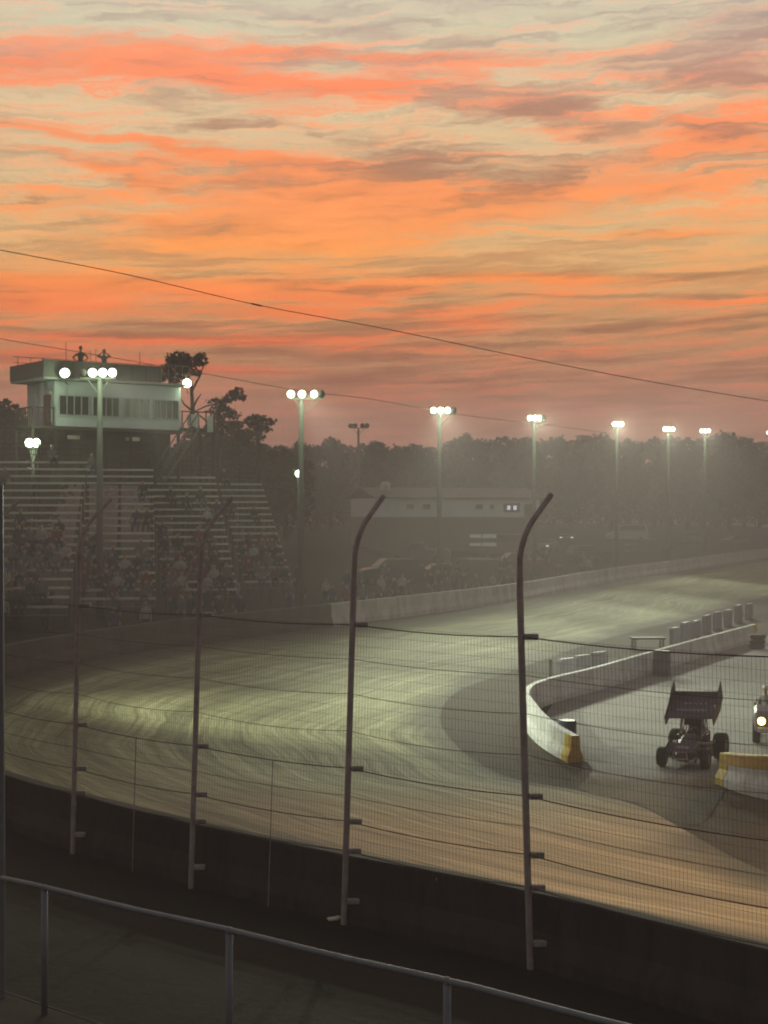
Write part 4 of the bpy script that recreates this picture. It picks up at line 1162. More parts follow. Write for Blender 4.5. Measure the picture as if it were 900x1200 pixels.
V = [(452, 9, 'suv', 200, 'paint_black', 'black suv parked nearest the stands, behind the far wall left of the shed windows', None),
     (492, 16, 'pickup', 170, 'paint_grey', 'grey pickup truck parked below the left half of the white shed', None),
     (520, 7.5, 'sedan', 15, 'paint_blue', 'navy car parked close behind the far wall, left of the white trailer', None),
     (590, 15, 'van', 165, 'paint_tan', 'tan van parked right of the white trailer below the lit shed window', None),
     (603, 7, 'pickup', 195, 'paint_red', 'maroon pickup truck parked close behind the far wall beside the fence post', None),
     (640, 17, 'sedan', 250, 'paint_grey', 'grey car with dim headlights on, left of the brightly lit truck', ('front',)),
     (664, 22, 'pickup', 262, 'paint_black', 'black pickup truck with bright warm headlights facing the track', ('front',)),
     (690, 8, 'suv', 20, 'paint_green', 'dark green suv parked close behind the far wall right of the lit truck', None),
     (735, 20, 'van', 185, 'paint_white', 'white van parked far back left of the close pair of lamp poles', None),
     (760, 9, 'pickup', 10, 'paint_blue', 'navy pickup truck parked behind the far wall below the close pair of lamp poles', None),
     (812, 14, 'suv', 30, 'paint_grey', 'grey suv parked behind the far wall below the second lamp pole from the right', None),
     (862, 10, 'sedan', 200, 'paint_tan', 'tan car parked behind the far wall near the right edge of the view', None)]
for px, off, kd, rz, pt, lab, li in V: vput(px, off, kd, R(rz), M[pt], lab, li)
# box trailer with striped pale rear
q = at(561, 0, 117); zt = gz(q.x, 117)
tr = empty('box_trailer', (q.x, 117, zt), R(6), label='pale box trailer with dark bands parked behind the far wall below the white shed', cat='trailer')
MB().box((0, 0, 1.35), (2.3, 4.6, 1.7), bevel=.05).build('body', M['tan'], tr)
zc = at(0, 632, 117).z - zt
for (x, z, w, h) in ((-.62, zc + .28, .9, .26), (.42, zc + .28, 1.05, .30), (-.62, zc - .34, .9, .22), (.42, zc - .34, 1.05, .26)):
    MB().box((x, -2.32, z), (w, .04, h)).build('pale_panel', M['whitewall'], tr)
for s in (-1, 1): wheel('wheel', tr, (s * 1.0, .3, .36), .36, .22)
MB().box((0, 2.7, .5), (.12, 1.3, .12)).build('drawbar', M['darksteel'], tr)
# shed
sh_d = 152; sa = at(441, 583, sh_d); sb_ = at(632, 583, sh_d + 6); zs = gz(sa.x, sh_d) - .1
yaw = math.atan2(6, sb_.x - sa.x); SL = math.hypot(sb_.x - sa.x, 6)
sd = empty('shed', (sa.x, sh_d, zs), yaw, label='long low white shed with a brown roof beyond the far wall, one window lit', cat='building')
H = sa.z - zs
MB().box((SL / 2, 4, H - 1.0), (SL, 8, 1.9)).build('white_upper_wall', M['siding'], sd)
MB().box((SL / 2, 4, (H - 1.95) / 2), (SL - .05, 7.95, H - 1.96)).build('lower_wall', M['tan'], sd)
rf = MB(); rf.prism([(-.5, 0), (4, 1.0), (8.5, 0), (8.5, -.12), (4, .86), (-.5, -.12)], SL + .8, Matrix(((0, 1, 0, SL / 2), (1, 0, 0, 0), (0, 0, 1, H + .05), (0, 0, 0, 1))))
rf.build('roof', M['roof'], sd)
for t, w in ((.20, .9), (.30, .9), (.62, .9), (.70, .5)):
    f_ = MB().box((SL * t, -.02, H - .9), (w, .08, .6)).build('window', M['trim'], sd); MB().box((SL * t, -.07, H - .9), (w - .14, .04, .46)).build('pane', M['glass'], f_)
f_ = MB().box((SL * .825, -.02, H - 1.0), (1.8, .08, .9)).build('window', M['roof'], sd)
for dx in (-.36, .34): MB().box((SL * .825 + dx, -.08, H - 1.0), (.34, .04, .42)).build('lit_pane', M['coollens'], f_)
MB().box((SL * .93, -.03, H - 1.6), (.9, .08, 2.0)).build('door', M['roof'], sd)
MB().lathe([(0, .5), (.8, .5), (1.1, .3)], (2.1, 3.2, H + .55), (0, 0, 1), 10).build('roof_vent', M['bench'], sd)

# ------------------------------------------------------------------ trees
def crown_mesh(name, seed, lobes, n, leaf, m, flat=1.0):
    """thousands of small leaf faces spread through overlapping clumps; (x,y,z,rx,rz) lobes"""
    r = np.random.default_rng(seed)
    vs, fs = [], []
    for (cx, cy, cz, rx, rz_, k) in lobes:
        cnt = int(n * k)
        u = r.normal(size=(cnt, 3)); u /= np.linalg.norm(u, axis=1)[:, None]
        rad = r.uniform(.25, 1, cnt) ** .5
        # small sub clumps give an uneven edge
        bump = 1 + .22 * np.sin(u[:, 0] * 5 + seed) * np.cos(u[:, 2] * 6 + u[:, 1] * 4 + seed * 2)
        p = u * (rad * bump)[:, None] * np.array([rx, rx, rz_]) + np.array([cx, cy, cz])
        a = r.normal(size=(cnt, 3)); a /= np.linalg.norm(a, axis=1)[:, None]
        b = np.cross(a, r.normal(size=(cnt, 3))); b /= np.linalg.norm(b, axis=1)[:, None]
        s = leaf * r.uniform(.6, 1.4, cnt)[:, None]
        k0 = len(vs)
        q = np.stack([p - a * s, p - b * s * .7, p + a * s, p + b * s * .7], 1).reshape(-1, 3)
        vs.extend(map(tuple, q)); fs.extend((k0 + 4 * i, k0 + 4 * i + 1, k0 + 4 * i + 2, k0 + 4 * i + 3) for i in range(cnt))
    me = bpy.data.meshes.new(name); me.from_pydata(vs, [], fs); me.materials.append(m); return me

def tree_from(crown_me, trunk_fn, loc, label, name='tree', rz=0, s=1, group=None, cat='tree'):
    root = empty(name, loc, rz, label=label, cat=cat, group=group); root.scale = (s, s, s)
    o = bpy.data.objects.new('crown', crown_me); col.objects.link(o); o.parent = root
    trunk_fn(root); return root

variants = []
for sd_ in range(6):
    r = random.Random(sd_ + 40)
    H_ = 13.0
    lobes = []
    for k in range(11):
        t = r.random(); a = r.uniform(0, 6.28); rr_ = r.uniform(.4, 2.9) * (1.1 - t * .75)
        lobes.append((math.cos(a) * rr_, math.sin(a) * rr_, 4.2 + t * 7.2, r.uniform(1.3, 2.3) * (1.1 - .35 * t), r.uniform(.9, 1.6), 1))
    lobes.append((0, 0, H_ - 1.7, 1.5, 1.2, 1)); lobes.append((0, 0, 5.5, 2.8, 2.6, 1.6)); lobes.append((0, 0, 2.6, 2.6, 2.2, 1.2))
    cm_ = crown_mesh('crown', sd_, lobes, 330, .23, M['leaf2'] if sd_ % 2 else M['leaf'])
    tb = MB(); tb.tube([(0, 0, -.4), (.1, 0, 3), (-.1, .1, 6.5), (.1, 0, 11)], [.30, .24, .17, .05], 7)
    for k in range(5):
        a = r.uniform(0, 6.28); z = 3.5 + k * 1.3; tb.tube([(0, 0, z), (math.cos(a) * 1.3, math.sin(a) * 1.3, z + 1.0), (math.cos(a) * 2.4, math.sin(a) * 2.4, z + 1.5)], [.10, .06, .03], 5)
    bmesh.ops.recalc_face_normals(tb.bm, faces=tb.bm.faces); tm = bpy.data.meshes.new('trunk'); tb.bm.to_mesh(tm); tb.bm.free(); tm.materials.append(M['bark'])
    variants.append((cm_, tm))
def trunk_of(k):
    def f(root):
        o = bpy.data.objects.new('trunk', variants[k][1]); col.objects.link(o); o.parent = root
    return f
# skyline read off the image: (position, top) in photograph pixels
sky_pts = [(225, 560), (262, 545), (288, 540), (312, 530), (330, 522), (352, 515), (372, 521), (388, 511), (405, 520), (425, 519), (440, 517), (455, 524), (470, 522), (485, 518), (500, 522), (512, 524),
           (530, 516), (545, 507), (560, 514), (574, 515), (590, 510), (603, 513), (618, 512), (634, 514), (650, 511), (668, 514), (686, 508), (703, 506), (716, 515), (737, 513), (752, 517), (768, 511), (788, 510), (806, 512), (822, 514), (840, 508), (855, 506), (872, 510), (890, 516), (915, 520), (945, 514), (975, 518)]
refs = [(118, 'the pole before the press box'), (353, 'the tall lamp pole standing alone'), (420, 'the small unlit pole'), (515, 'the lamp pole above the white shed'), (626, 'the lamp pole at the shed end'), (723, 'the middle lamp pole'), (783, 'the left pole of the close pair'), (826, 'the right pole of the close pair'), (900, 'the right edge of the view')]
used_lab = set(); ordw = ['first', 'second', 'third', 'fourth', 'fifth', 'sixth', 'seventh', 'eighth', 'ninth']
cnt_ = {}
for k, (px, py) in enumerate(sky_pts):
    d = 232 + 26 * math.sin(k * 1.7) + (20 if px > 600 else 0)
    top = at(px, py, d); zg = 5.4
    s = (top.z - zg) / 12.7
    j = max([q for q in range(len(refs)) if refs[q][0] <= px], default=0)
    cnt_[j] = cnt_.get(j, 0) + 1
    outside = px > 905
    lab = f"{ordw[cnt_[j]-1]} dark tree right of {refs[j][1]}"
    v = k % 6
    tree_from(variants[v][0], trunk_of(v), (top.x, d, zg), lab, rz=k * 1.3, s=s, group='trees of the dark treeline')
# left edge trees beside the press box
for k, (px, py, d, lab) in enumerate(((4, 468, 128, 'leafy dark tree at the left edge behind the press box'), (-30, 462, 135, 'tall dark tree just outside the left edge'), (30, 492, 122, 'lower dark tree between the left edge and the press box landing'),
                                     (240, 497, 130, 'dense bushy tree right of the press box stair, behind the stands'), (272, 504, 134, 'dense bushy tree in front of the wind-bent pines'), (303, 518, 140, 'rounded bushy tree below the small outlying pine crown'), (205, 520, 124, 'low bushy tree behind the foot of the press box stair'), (335, 526, 150, 'low bushy tree left of the tall lone lamp pole'))):
    top = at(px, py, d); zg = 5.2; tree_from(variants[(k * 2 + 1) % 6][0], trunk_of((k * 2 + 1) % 6), (top.x, d, zg), lab, rz=k * 2.1, s=(top.z - zg) / 12.7, group='trees behind the grandstand').scale.xy = (1.5 * (top.z - zg) / 12.7,) * 2
# the woods that read as one mass behind the treeline
wv, wf = [], []
r = np.random.default_rng(5)
for k in range(120):
    d = r.uniform(268, 330); x = r.uniform(-70, 105); hh = r.uniform(8, 12.6) * d / 290
    base = np.array([x, d, 5.4]); cnt = 420
    u = r.normal(size=(cnt, 3)); u /= np.linalg.norm(u, axis=1)[:, None]
    p = base + u * (r.uniform(.3, 1, cnt) ** .5)[:, None] * np.array([4.2, 4.2, hh * .52]) + np.array([0, 0, hh * .5])
    a = r.normal(size=(cnt, 3)); a /= np.linalg.norm(a, axis=1)[:, None]; b = np.cross(a, r.normal(size=(cnt, 3))); b /= np.linalg.norm(b, axis=1)[:, None]
    s = .42 * r.uniform(.6, 1.4, cnt)[:, None]; k0 = len(wv)
    q = np.stack([p - a * s, p - b * s * .7, p + a * s, p + b * s * .7], 1).reshape(-1, 3)
    wv.extend(map(tuple, q)); wf.extend((k0 + 4 * i, k0 + 4 * i + 1, k0 + 4 * i + 2, k0 + 4 * i + 3) for i in range(cnt))
me = bpy.data.meshes.new('woods'); me.from_pydata(wv, [], wf); me.materials.append(M['leaf2'])
o = bpy.data.objects.new('woods', me); col.objects.link(o); tag(o, 'dark far woods filling the gaps behind the treeline', 'woods', kind='stuff')

# pines with open crowns, drawn branch by branch: pads of needles at the ends of bare limbs
def pine(name, d, base, trunk, limbs, pads, label, leaf=.14, dens=150, depth=1.0):
    b0 = at(base[0], 0, d); root = empty(name, (b0.x, d, 5.2), label=label, cat='pine tree', group='pines beside the press box')
    inv = Matrix.Translation(-Vector(root.location))
    rr = random.Random(len(pads))
    def w(px, py, dy=0): return at(px, py, d) + Vector((0, dy, 0))
    tb = MB(); pts = [Vector((b0.x, d, 5.0))] + [w(*p) for p in trunk]
    n = len(pts); tb.tube(pts, [.24 - .17 * i / (n - 1) for i in range(n)], 8)
    for lb in limbs:
        P = [w(p[0], p[1], (i * .35) * rr.uniform(-1, 1)) for i, p in enumerate(lb)]
        tb.tube(P, [.10 - .07 * i / max(1, len(P) - 1) for i in range(len(P))], 6)
    o = tb.build('trunk', M['bark'], root, True); o.matrix_parent_inverse = inv
    lobes = []
    for (px, py, rx, rz_) in pads:
        c = w(px, py, rr.uniform(-1, 1) * depth); k = 1.28 * rx / F * d; z = 1.25 * rz_ / F * d
        lobes.append((c.x - root.location.x, c.y - d, c.z - 5.2, k, z, max(.15, k * z / .8)))
    cm_ = crown_mesh('crown', len(pads), lobes, dens, leaf, M['leaf'])
    o = bpy.data.objects.new('crown', cm_); col.objects.link(o); o.parent = root
pine('pine_tree', 112, (226, 0), [(226, 520), (226, 482), (224, 450), (216, 430)],
     [[(226, 482), (216, 474), (210, 465)], [(226, 478), (232, 468), (236, 462)], [(225, 458), (234, 440), (238, 428)], [(218, 436), (200, 436), (192, 438)], [(217, 432), (212, 422)]],
     [(212, 421, 13, 6), (200, 430, 10, 7), (196, 440, 8, 6), (222, 424, 10, 6), (238, 423, 6, 7), (232, 418, 5, 4), (208, 440, 9, 6), (219, 434, 8, 6), (229, 436, 5, 3), (190, 445, 5, 4), (214, 428, 11, 8), (203, 447, 6, 3)],
     'tall pine with a rounded crown rising behind the right end of the press box', dens=340)
pine('pine_tree', 118, (258, 0), [(256, 530), (252, 505), (250, 492)],
     [[(250, 500), (228, 482), (240, 476), (262, 470), (272, 467)], [(252, 503), (262, 492), (268, 486)], [(250, 498), (246, 480), (254, 470)]],
     [(275, 463, 7, 5), (281, 458, 5, 3), (268, 468, 8, 4), (283, 466, 4, 3), (254, 470, 9, 3.5), (262, 484, 13, 5), (274, 487, 7, 4), (256, 494, 8, 5), (266, 497, 12, 4), (258, 478, 8, 4), (250, 505, 12, 7), (275, 500, 8, 7), (284, 512, 10, 8)],
     'wind-bent pine with needle pads reaching right from bare limbs', dens=340)
pine('pine_tree', 122, (303, 0), [(303, 540), (302, 515), (300, 500)],
     [[(302, 512), (312, 500), (318, 494)], [(301, 508), (294, 498)]],
     [(296, 493, 8, 5), (304, 491, 8, 4), (314, 495, 8, 4), (301, 499, 10, 4), (310, 503, 7, 4), (300, 512, 9, 6), (292, 508, 6, 5)],
     'small outlying pine with a flat crown, rightmost of the pines by the press box', dens=340)

# ------------------------------------------------------------------ haze
hz = MB().box((0, 0, 12.9), (2416, 2416, 28.6)).build('haze', bpy.data.materials.new('dust_haze'))
hm = hz.data.materials[0]; hm.use_nodes = True; nt = hm.node_tree
for n_ in list(nt.nodes):
    if n_.type != 'OUTPUT_MATERIAL': nt.nodes.remove(n_)
pv = nt.nodes.new('ShaderNodeVolumePrincipled'); HZ_D = .0037
pv.inputs['Color'].default_value = (.74, .64, .63, 1); pv.inputs['Density'].default_value = HZ_D; pv.inputs['Anisotropy'].default_value = 0.0
nt.links.new(pv.outputs[0], [n_ for n_ in nt.nodes if n_.type == 'OUTPUT_MATERIAL'][0].inputs['Volume'])
tag(hz, kind='stuff'); tag(hz, 'thin grey-brown dusk haze and track dust over the whole speedway', 'haze')

# ------------------------------------------------------------------ sky
world = bpy.data.worlds.new('World'); scene.world = world; world.use_nodes = True
nt = world.node_tree; bg = nt.nodes['Background']
geo = nn(nt, 'ShaderNodeTexCoord').outputs['Generated']
sp = nn(nt, 'ShaderNodeSeparateXYZ'); nt.links.new(geo, sp.inputs[0])
az = mth(nt, 'MULTIPLY', mth(nt, 'ARCTAN2', sp.outputs[0], sp.outputs[1]), 57.2958)
el = mth(nt, 'MULTIPLY', mth(nt, 'ARCSINE', sp.outputs[2]), 57.2958)
K = 31.42   # image pixels per degree: sky positions below are image pixel coordinates, origin 14.3 deg left, 19.1 deg up
U = mth(nt, 'ADD', mth(nt, 'MULTIPLY', az, K), 450)
Vv = mth(nt, 'SUBTRACT', 600, mth(nt, 'MULTIPLY', el, K))
cmb = nn(nt, 'ShaderNodeCombineXYZ'); nt.links.new(U, cmb.inputs[0]); nt.links.new(Vv, cmb.inputs[1])
P0 = cmb.outputs[0]
# warp so that edges are ragged and wispy
def nvec(vec, scale, detail=4, rough=.6):
    n = nn(nt, 'ShaderNodeTexNoise', noise_dimensions='2D'); n.inputs['Scale'].default_value = scale; n.inputs['Detail'].default_value = detail; n.inputs['Roughness'].default_value = rough
    nt.links.new(vec, n.inputs['Vector']); return n.outputs['Color']
def vm(op, a, b=None, s=None):
    m = nn(nt, 'ShaderNodeVectorMath', operation=op)
    for i, v in enumerate((a, b)):
        if v is None: continue
        if isinstance(v, tuple): m.inputs[i].default_value = v
        else: nt.links.new(v, m.inputs[i])
    if s is not None: m.inputs['Scale'].default_value = s
    return m.outputs[1] if op == 'LENGTH' else m.outputs[0]
w1_ = nvec(mapping(nt, P0, (.0045, .016, 1)), 1.0, 5, .62)
w2_ = nvec(mapping(nt, P0, (.018, .085, 1), (7, 3, 2)), 1.0, 4, .6)
calm = nn(nt, 'ShaderNodeMapRange', interpolation_type='SMOOTHSTEP'); nt.links.new(Vv, calm.inputs[0]); calm.inputs[1].default_value = 240; calm.inputs[2].default_value = 350; calm.inputs[3].default_value = 1; calm.inputs[4].default_value = .34
wv_ = vm('ADD', vm('MULTIPLY', vm('SUBTRACT', w1_, (.5, .5, .5)), (150, 40, 0)), vm('MULTIPLY', vm('SUBTRACT', w2_, (.5, .5, .5)), (90, 14, 0)))
wsc = nn(nt, 'ShaderNodeVectorMath', operation='SCALE'); nt.links.new(wv_, wsc.inputs[0]); nt.links.new(calm.outputs[0], wsc.inputs['Scale'])
P1 = vm('ADD', P0, wsc.outputs[0])
def chain(vec, dep):
    # a vanishing dependence keeps the evaluation in sequence, so the shader stack stays small
    m = nn(nt, 'ShaderNodeVectorMath', operation='MULTIPLY_ADD'); nt.links.new(dep, m.inputs[0]); m.inputs[1].default_value = (1e-9, 1e-9, 1e-9)
    nt.links.new(vec, m.inputs[2]); return m.outputs[0]
P1 = vm('ADD', P1, (0, 0, 1))
def dot(v, w_):
    m = nn(nt, 'ShaderNodeVectorMath', operation='DOT_PRODUCT'); nt.links.new(v, m.inputs[0]); m.inputs[1].default_value = w_; return m.outputs[1]
def madd(a, b, c_):
    m = nn(nt, 'ShaderNodeMath', operation='MULTIPLY_ADD')
    for i_, v in enumerate((a, b, c_)):
        if isinstance(v, (int, float)): m.inputs[i_].default_value = v
        else: nt.links.new(v, m.inputs[i_])
    return m.outputs[0]
def streaks(lst, dep=None):
    acc = None; src = P1
    for k, (cx, cy, lx, ly, sl, a) in enumerate(lst):
        d_ = acc if acc is not None else dep
        if k % 4 == 0 and d_ is not None: src = chain(P1, d_)
        ly = ly * 1.2; a = a * (1.4 if cy > 315 else 1.1)
        x = dot(src, (1 / lx, 0, -cx / lx)); y = dot(src, (-sl / ly, 1 / ly, (sl * cx - cy) / ly))
        r2 = madd(y, y, mth(nt, 'MULTIPLY', x, x))
        acc = madd(mth(nt, 'POWER', .3679, r2), a, acc if acc is not None else 0.0)
    return acc
lit = [(450, 15, 700, 30, 0, -.55), (70, 97, 210, 19, 0.06, 1), (200, 98, 120, 18, 0.12, 0.7), (340, 73, 260, 7, 0.03, 0.9), (400, 113, 200, 12, 0.04, 1), (545, 82, 110, 9, 0, 0.9), (555, 146, 120, 7, 0.16, 0.9), (40, 120, 120, 10, 0.05, 0.6), (100, 178, 170, 5, 0.05, 0.7), (320, 196, 200, 7, 0.09, 0.9), (120, 214, 110, 6, 0.22, 0.8), (340, 222, 230, 20, 0.1, 0.9), (520, 232, 200, 20, 0.05, 1), (480, 250, 130, 12, 0, 0.6), (720, 208, 130, 16, -0.25, 0.8), (790, 220, 150, 18, -0.03, 0.8), (840, 118, 110, 18, 0.15, 0.55), (790, 160, 120, 8, 0.12, 0.7), (880, 186, 80, 8, 0.12, 0.8), (260, 262, 190, 24, 0.02, 0.8), (340, 292, 190, 20, 0.02, 0.9), (740, 281, 150, 3.5, 0.03, 0.7), (90, 340, 180, 12, 0.02, 0.8), (60, 362, 130, 10, 0.04, 1), (240, 345, 200, 8, 0.02, 0.8), (390, 338, 160, 5, 0.02, 0.9), (340, 366, 190, 7, 0.02, 0.8), (560, 379, 130, 4.5, -0.05, 0.9), (640, 331, 220, 5, 0.03, 0.7), (420, 355, 120, 4, 0.04, 0.7), (450, 394, 170, 4, -0.03, 0.8), (820, 361, 130, 2.5, 0.01, 0.6), (200, 402, 250, 5, 0.02, 0.8), (40, 425, 110, 9, 0.02, 0.8), (260, 436, 130, 3, 0.02, 0.7)]
dark = [(850, 75, 150, 42, 0.0, .75), (760, 30, 160, 22, .1, .4), (630, 143, 95, 16, 0.1, 1), (690, 165, 50, 10, 0.1, 0.8), (560, 196, 150, 15, 0.04, 0.8), (655, 214, 75, 13, -0.35, 1), (380, 168, 190, 9, 0.09, 0.55), (470, 205, 150, 6, 0.07, 0.7), (830, 172, 100, 8, 0.1, 0.9), (870, 105, 70, 24, -0.15, 0.7), (870, 15, 80, 16, 0.3, 0.6), (480, 55, 130, 9, 0.08, 0.5), (760, 95, 120, 12, 0, 0.5), (320, 90, 60, 6, 0.1, 0.6), (430, 95, 90, 7, 0.05, 0.5), (560, 100, 80, 10, 0, 0.5), (650, 328, 240, 3.5, 0.015, 0.9), (690, 351, 260, 4, 0.02, 1), (760, 385, 190, 9, -0.03, 0.6), (300, 331, 130, 3, 0.02, 0.6), (250, 382, 170, 5, 0.01, 0.7), (600, 418, 300, 8, 0.01, 0.5), (90, 397, 150, 5, 0.04, 0.6), (700, 440, 280, 9, 0, 0.5), (380, 418, 130, 6, 0.03, 0.7), (470, 302, 60, 3, 0, 0.5), (540, 405, 130, 3, 0, 0.5), (400, 445, 200, 6, 0, 0.5), (240, 425, 90, 4, 0.02, 0.5), (820, 410, 150, 4, -0.02, 0.5), (520, 365, 90, 3, 0.03, 0.5), (25, 238, 50, 5, 0.3, 0.5)]
cream = [(60, 40, 90, 12, 0.05, 0.6), (680, 60, 130, 12, 0.08, 0.7), (780, 132, 60, 8, 0.1, 0.7), (340, 138, 170, 7, 0.02, 0.6), (150, 192, 150, 6, 0.02, 0.7), (40, 212, 60, 12, 0.1, 0.7), (170, 258, 90, 3.5, 0.02, 1), (720, 255, 170, 10, 0.03, 0.7), (860, 250, 90, 9, 0, 0.7), (480, 140, 100, 5, 0.06, 0.6)]
def n2d(scl, loc, detail, rough, dist, rot=0):
    n = nn(nt, 'ShaderNodeTexNoise', noise_dimensions='2D'); n.inputs['Scale'].default_value = 1; n.inputs['Detail'].default_value = detail
    n.inputs['Roughness'].default_value = rough; n.inputs['Distortion'].default_value = dist
    c_, s_ = math.cos(rot), math.sin(rot)
    cb_ = nn(nt, 'ShaderNodeCombineXYZ')
    nt.links.new(dot(P1, (scl[0] * c_, -scl[0] * s_, loc[0])), cb_.inputs[0]); nt.links.new(dot(P1, (scl[1] * s_, scl[1] * c_, loc[1])), cb_.inputs[1])
    nt.links.new(cb_.outputs[0], n.inputs['Vector']); return n.outputs['Fac']
fa = n2d((.0040, .026), (1, 5), 5, .60, .3, .05)
fib = n2d((.0065, .095), (4, 9), 4, .60, .3, .05)
fb = n2d((.0036, .028), (11, 2), 5, .60, .3, .05)
fn = madd(fa, .58, mth(nt, 'MULTIPLY', fib, .42))
fn2 = madd(fb, .62, madd(fib, -.38, .38))
def mask(acc, nz, k, lo, hi):
    m = nn(nt, 'ShaderNodeMapRange', interpolation_type='SMOOTHSTEP')
    nt.links.new(mth(nt, 'ADD', acc, mth(nt, 'MULTIPLY', mth(nt, 'SUBTRACT', nz, .5), k)), m.inputs[0])
    m.inputs[1].default_value = lo; m.inputs[2].default_value = hi
    return m.outputs[0]
mL = mask(streaks(lit), fn, 5.2, -.35, 1.45)
mD = mask(streaks(dark, mL), fn2, 4.4, .10, 1.7)
mC = mask(streaks(cream, mD), fn2, 4.0, .25, 1.7)
t_ = nn(nt, 'ShaderNodeMapRange'); nt.links.new(Vv, t_.inputs[0]); t_.inputs[1].default_value = 0; t_.inputs[2].default_value = 620
def er(stops): return ramp(nt, t_.outputs[0], [(v / 620, s2l(c)) for v, c in stops])
clear_c = er([(0, (203, 192, 168)), (60, (205, 194, 164)), (130, (216, 190, 150)), (200, (214, 184, 142)), (270, (216, 176, 124)), (320, (214, 166, 110)), (370, (196, 146, 98)), (420, (180, 128, 92)), (470, (168, 116, 94)), (530, (160, 112, 98)), (600, (150, 108, 96))])
lit_c = er([(0, (222, 170, 142)), (70, (246, 142, 100)), (120, (248, 132, 88)), (200, (244, 140, 84)), (270, (248, 148, 82)), (305, (250, 152, 74)), (350, (246, 130, 70)), (400, (226, 110, 66)), (440, (198, 104, 74)), (500, (170, 110, 88)), (600, (160, 110, 94))])
dark_c = er([(0, (172, 164, 158)), (100, (186, 140, 122)), (150, (172, 120, 100)), (210, (168, 122, 96)), (300, (196, 126, 78)), (350, (158, 106, 74)), (400, (150, 90, 66)), (450, (150, 92, 74)), (500, (146, 98, 82)), (600, (146, 104, 92))])
cream_c = er([(0, (216, 206, 178)), (80, (214, 204, 174)), (150, (218, 196, 156)), (200, (212, 190, 146)), (260, (240, 196, 134)), (330, (220, 176, 122)), (400, (206, 160, 108)), (470, (172, 122, 96)), (600, (154, 110, 96))])
c = mixc(nt, mth(nt, 'MULTIPLY', mL, .92), clear_c, lit_c)
c = mixc(nt, mth(nt, 'MULTIPLY', mC, .8), c, cream_c)
c = mixc(nt, mth(nt, 'MULTIPLY', mD, .85), c, dark_c)
# thinner veils and fibres of cloud through everything
vl = nn(nt, 'ShaderNodeMapRange', interpolation_type='SMOOTHSTEP'); nt.links.new(fn2, vl.inputs[0]); vl.inputs[1].default_value = .46; vl.inputs[2].default_value = .62; vl.inputs[4].default_value = .36
c = mixc(nt, vl.outputs[0], c, dark_c)
vl2 = nn(nt, 'ShaderNodeMapRange', interpolation_type='SMOOTHSTEP'); nt.links.new(fib, vl2.inputs[0]); vl2.inputs[1].default_value = .54; vl2.inputs[2].default_value = .72; vl2.inputs[4].default_value = .4
c = mixc(nt, vl2.outputs[0], c, lit_c)
fm = nn(nt, 'ShaderNodeVectorMath', operation='SCALE'); nt.links.new(c, fm.inputs[0]); nt.links.new(madd(fib, .55, .90), fm.inputs['Scale']); c = fm.outputs[0]
# away from the sunset the sky fades to a dull blue-grey dusk; below the horizon dark
side_ = nn(nt, 'ShaderNodeMapRange', interpolation_type='SMOOTHSTEP'); nt.links.new(sp.outputs[1], side_.inputs[0]); side_.inputs[1].default_value = .75; side_.inputs[2].default_value = -.2; side_.inputs[3].default_value = 0; side_.inputs[4].default_value = 1
up__ = nn(nt, 'ShaderNodeMapRange', interpolation_type='SMOOTHSTEP'); nt.links.new(el, up__.inputs[0]); up__.inputs[1].default_value = 22; up__.inputs[2].default_value = 50
c = mixc(nt, mth(nt, 'MAXIMUM', side_.outputs[0], up__.outputs[0]), c, (.165, .155, .162))
gr = nn(nt, 'ShaderNodeMapRange', interpolation_type='SMOOTHSTEP'); nt.links.new(el, gr.inputs[0]); gr.inputs[1].default_value = -.5; gr.inputs[2].default_value = -4
c = mixc(nt, gr.outputs[0], c, (.02, .018, .014))
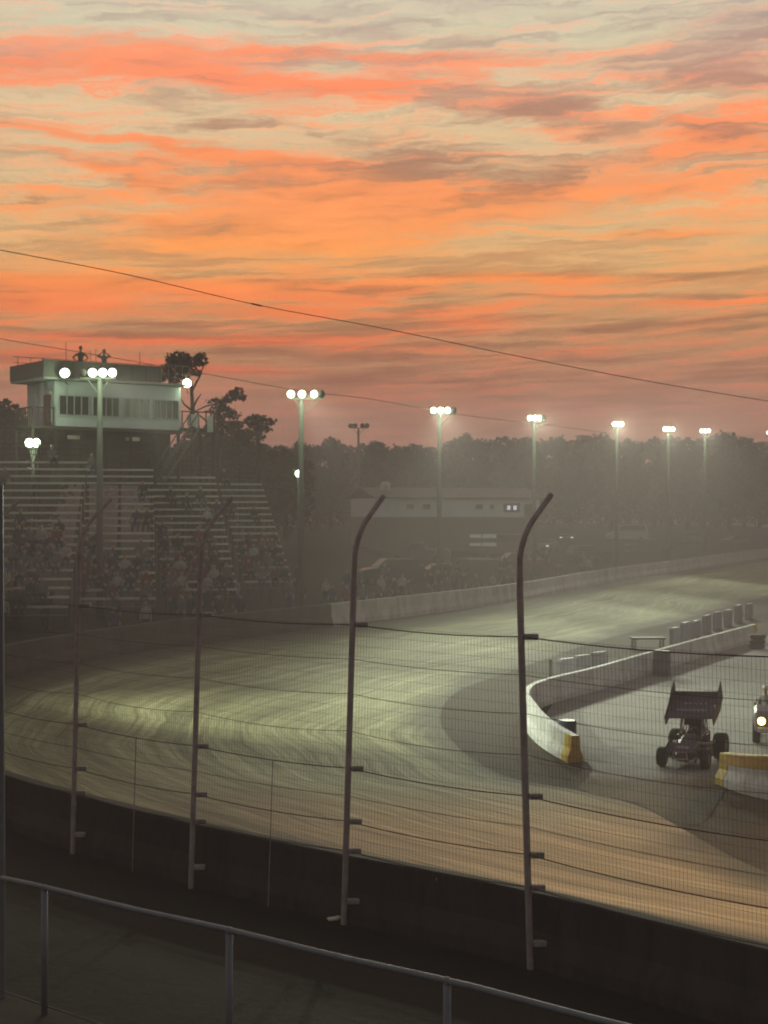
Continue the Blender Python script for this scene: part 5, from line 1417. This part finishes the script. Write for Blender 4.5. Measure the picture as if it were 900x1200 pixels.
# sky colour brightened, most near the horizon, to partly offset the haze volume's dimming
se = mth(nt, 'MAXIMUM', sp.outputs[2], math.sin(R(2.2)))
gain = mth(nt, 'EXPONENT', mth(nt, 'DIVIDE', HZ_D * 19.5 * .56, se))
gn = nn(nt, 'ShaderNodeVectorMath', operation='SCALE'); nt.links.new(c, gn.inputs[0]); nt.links.new(gain, gn.inputs['Scale']); c = gn.outputs[0]
sky = nn(nt, 'ShaderNodeTexSky', sky_type='NISHITA', sun_disc=False); sky.sun_elevation = R(1.0); sky.sun_rotation = R(-6)
sky.air_density = 1.5; sky.dust_density = 3
nsk = nn(nt, 'ShaderNodeVectorMath', operation='SCALE'); nt.links.new(sky.outputs[0], nsk.inputs[0]); nsk.inputs['Scale'].default_value = .002
c2 = vm('ADD', c, nsk.outputs[0])
nt.links.new(c2, bg.inputs['Color']); bg.inputs['Strength'].default_value = 1.0
world.cycles.sampling_method = 'MANUAL'; world.cycles.sample_map_resolution = 512

sl = bpy.data.lights.new('sun', 'SUN'); sl.energy = .05; sl.angle = R(10); sl.color = (1, .6, .4)
so = bpy.data.objects.new('sun', sl); col.objects.link(so)
so.rotation_euler = (Vector((math.sin(R(-6)) * math.cos(R(1.5)), math.cos(R(6)) * math.cos(R(1.5)), math.sin(R(1.5)))) * -1).to_track_quat('-Z', 'Y').to_euler()

# ------------------------------------------------------------------ camera
cd = bpy.data.cameras.new('camera'); cam = bpy.data.objects.new('camera', cd); col.objects.link(cam)
cd.sensor_fit = 'HORIZONTAL'; cd.sensor_width = 36; cd.lens = 72; cd.clip_end = 6000; cd.clip_start = .1
cam.location = (0, 0, EYE); cam.rotation_euler = (R(90), 0, 0); scene.camera = cam
scene.view_settings.view_transform = 'Standard'; scene.view_settings.look = 'None'; scene.view_settings.gamma = 1
scene.view_settings.use_curve_mapping = False; scene.view_settings.exposure = 0
scene.cycles.pixel_filter_type = 'BLACKMAN_HARRIS'; scene.cycles.filter_width = 2.0
scene.cycles.max_bounces = 4; scene.cycles.diffuse_bounces = 2; scene.cycles.glossy_bounces = 2; scene.cycles.volume_bounces = 0
scene.cycles.sample_clamp_indirect = 4

# give childless top-level meshes an origin at their own base
for o in list(col.objects):
    if o.type == 'MESH' and o.parent is None and not o.get('kind') and o.location.length < 1e-6 and not any(c.parent == o for c in col.objects) and len(o.data.vertices):
        v = [q.co for q in o.data.vertices]
        c = Vector(((min(q.x for q in v) + max(q.x for q in v)) / 2, (min(q.y for q in v) + max(q.y for q in v)) / 2, min(q.z for q in v)))
        o.data.transform(Matrix.Translation(-c)); o.location = c
bpy.context.view_layer.update()
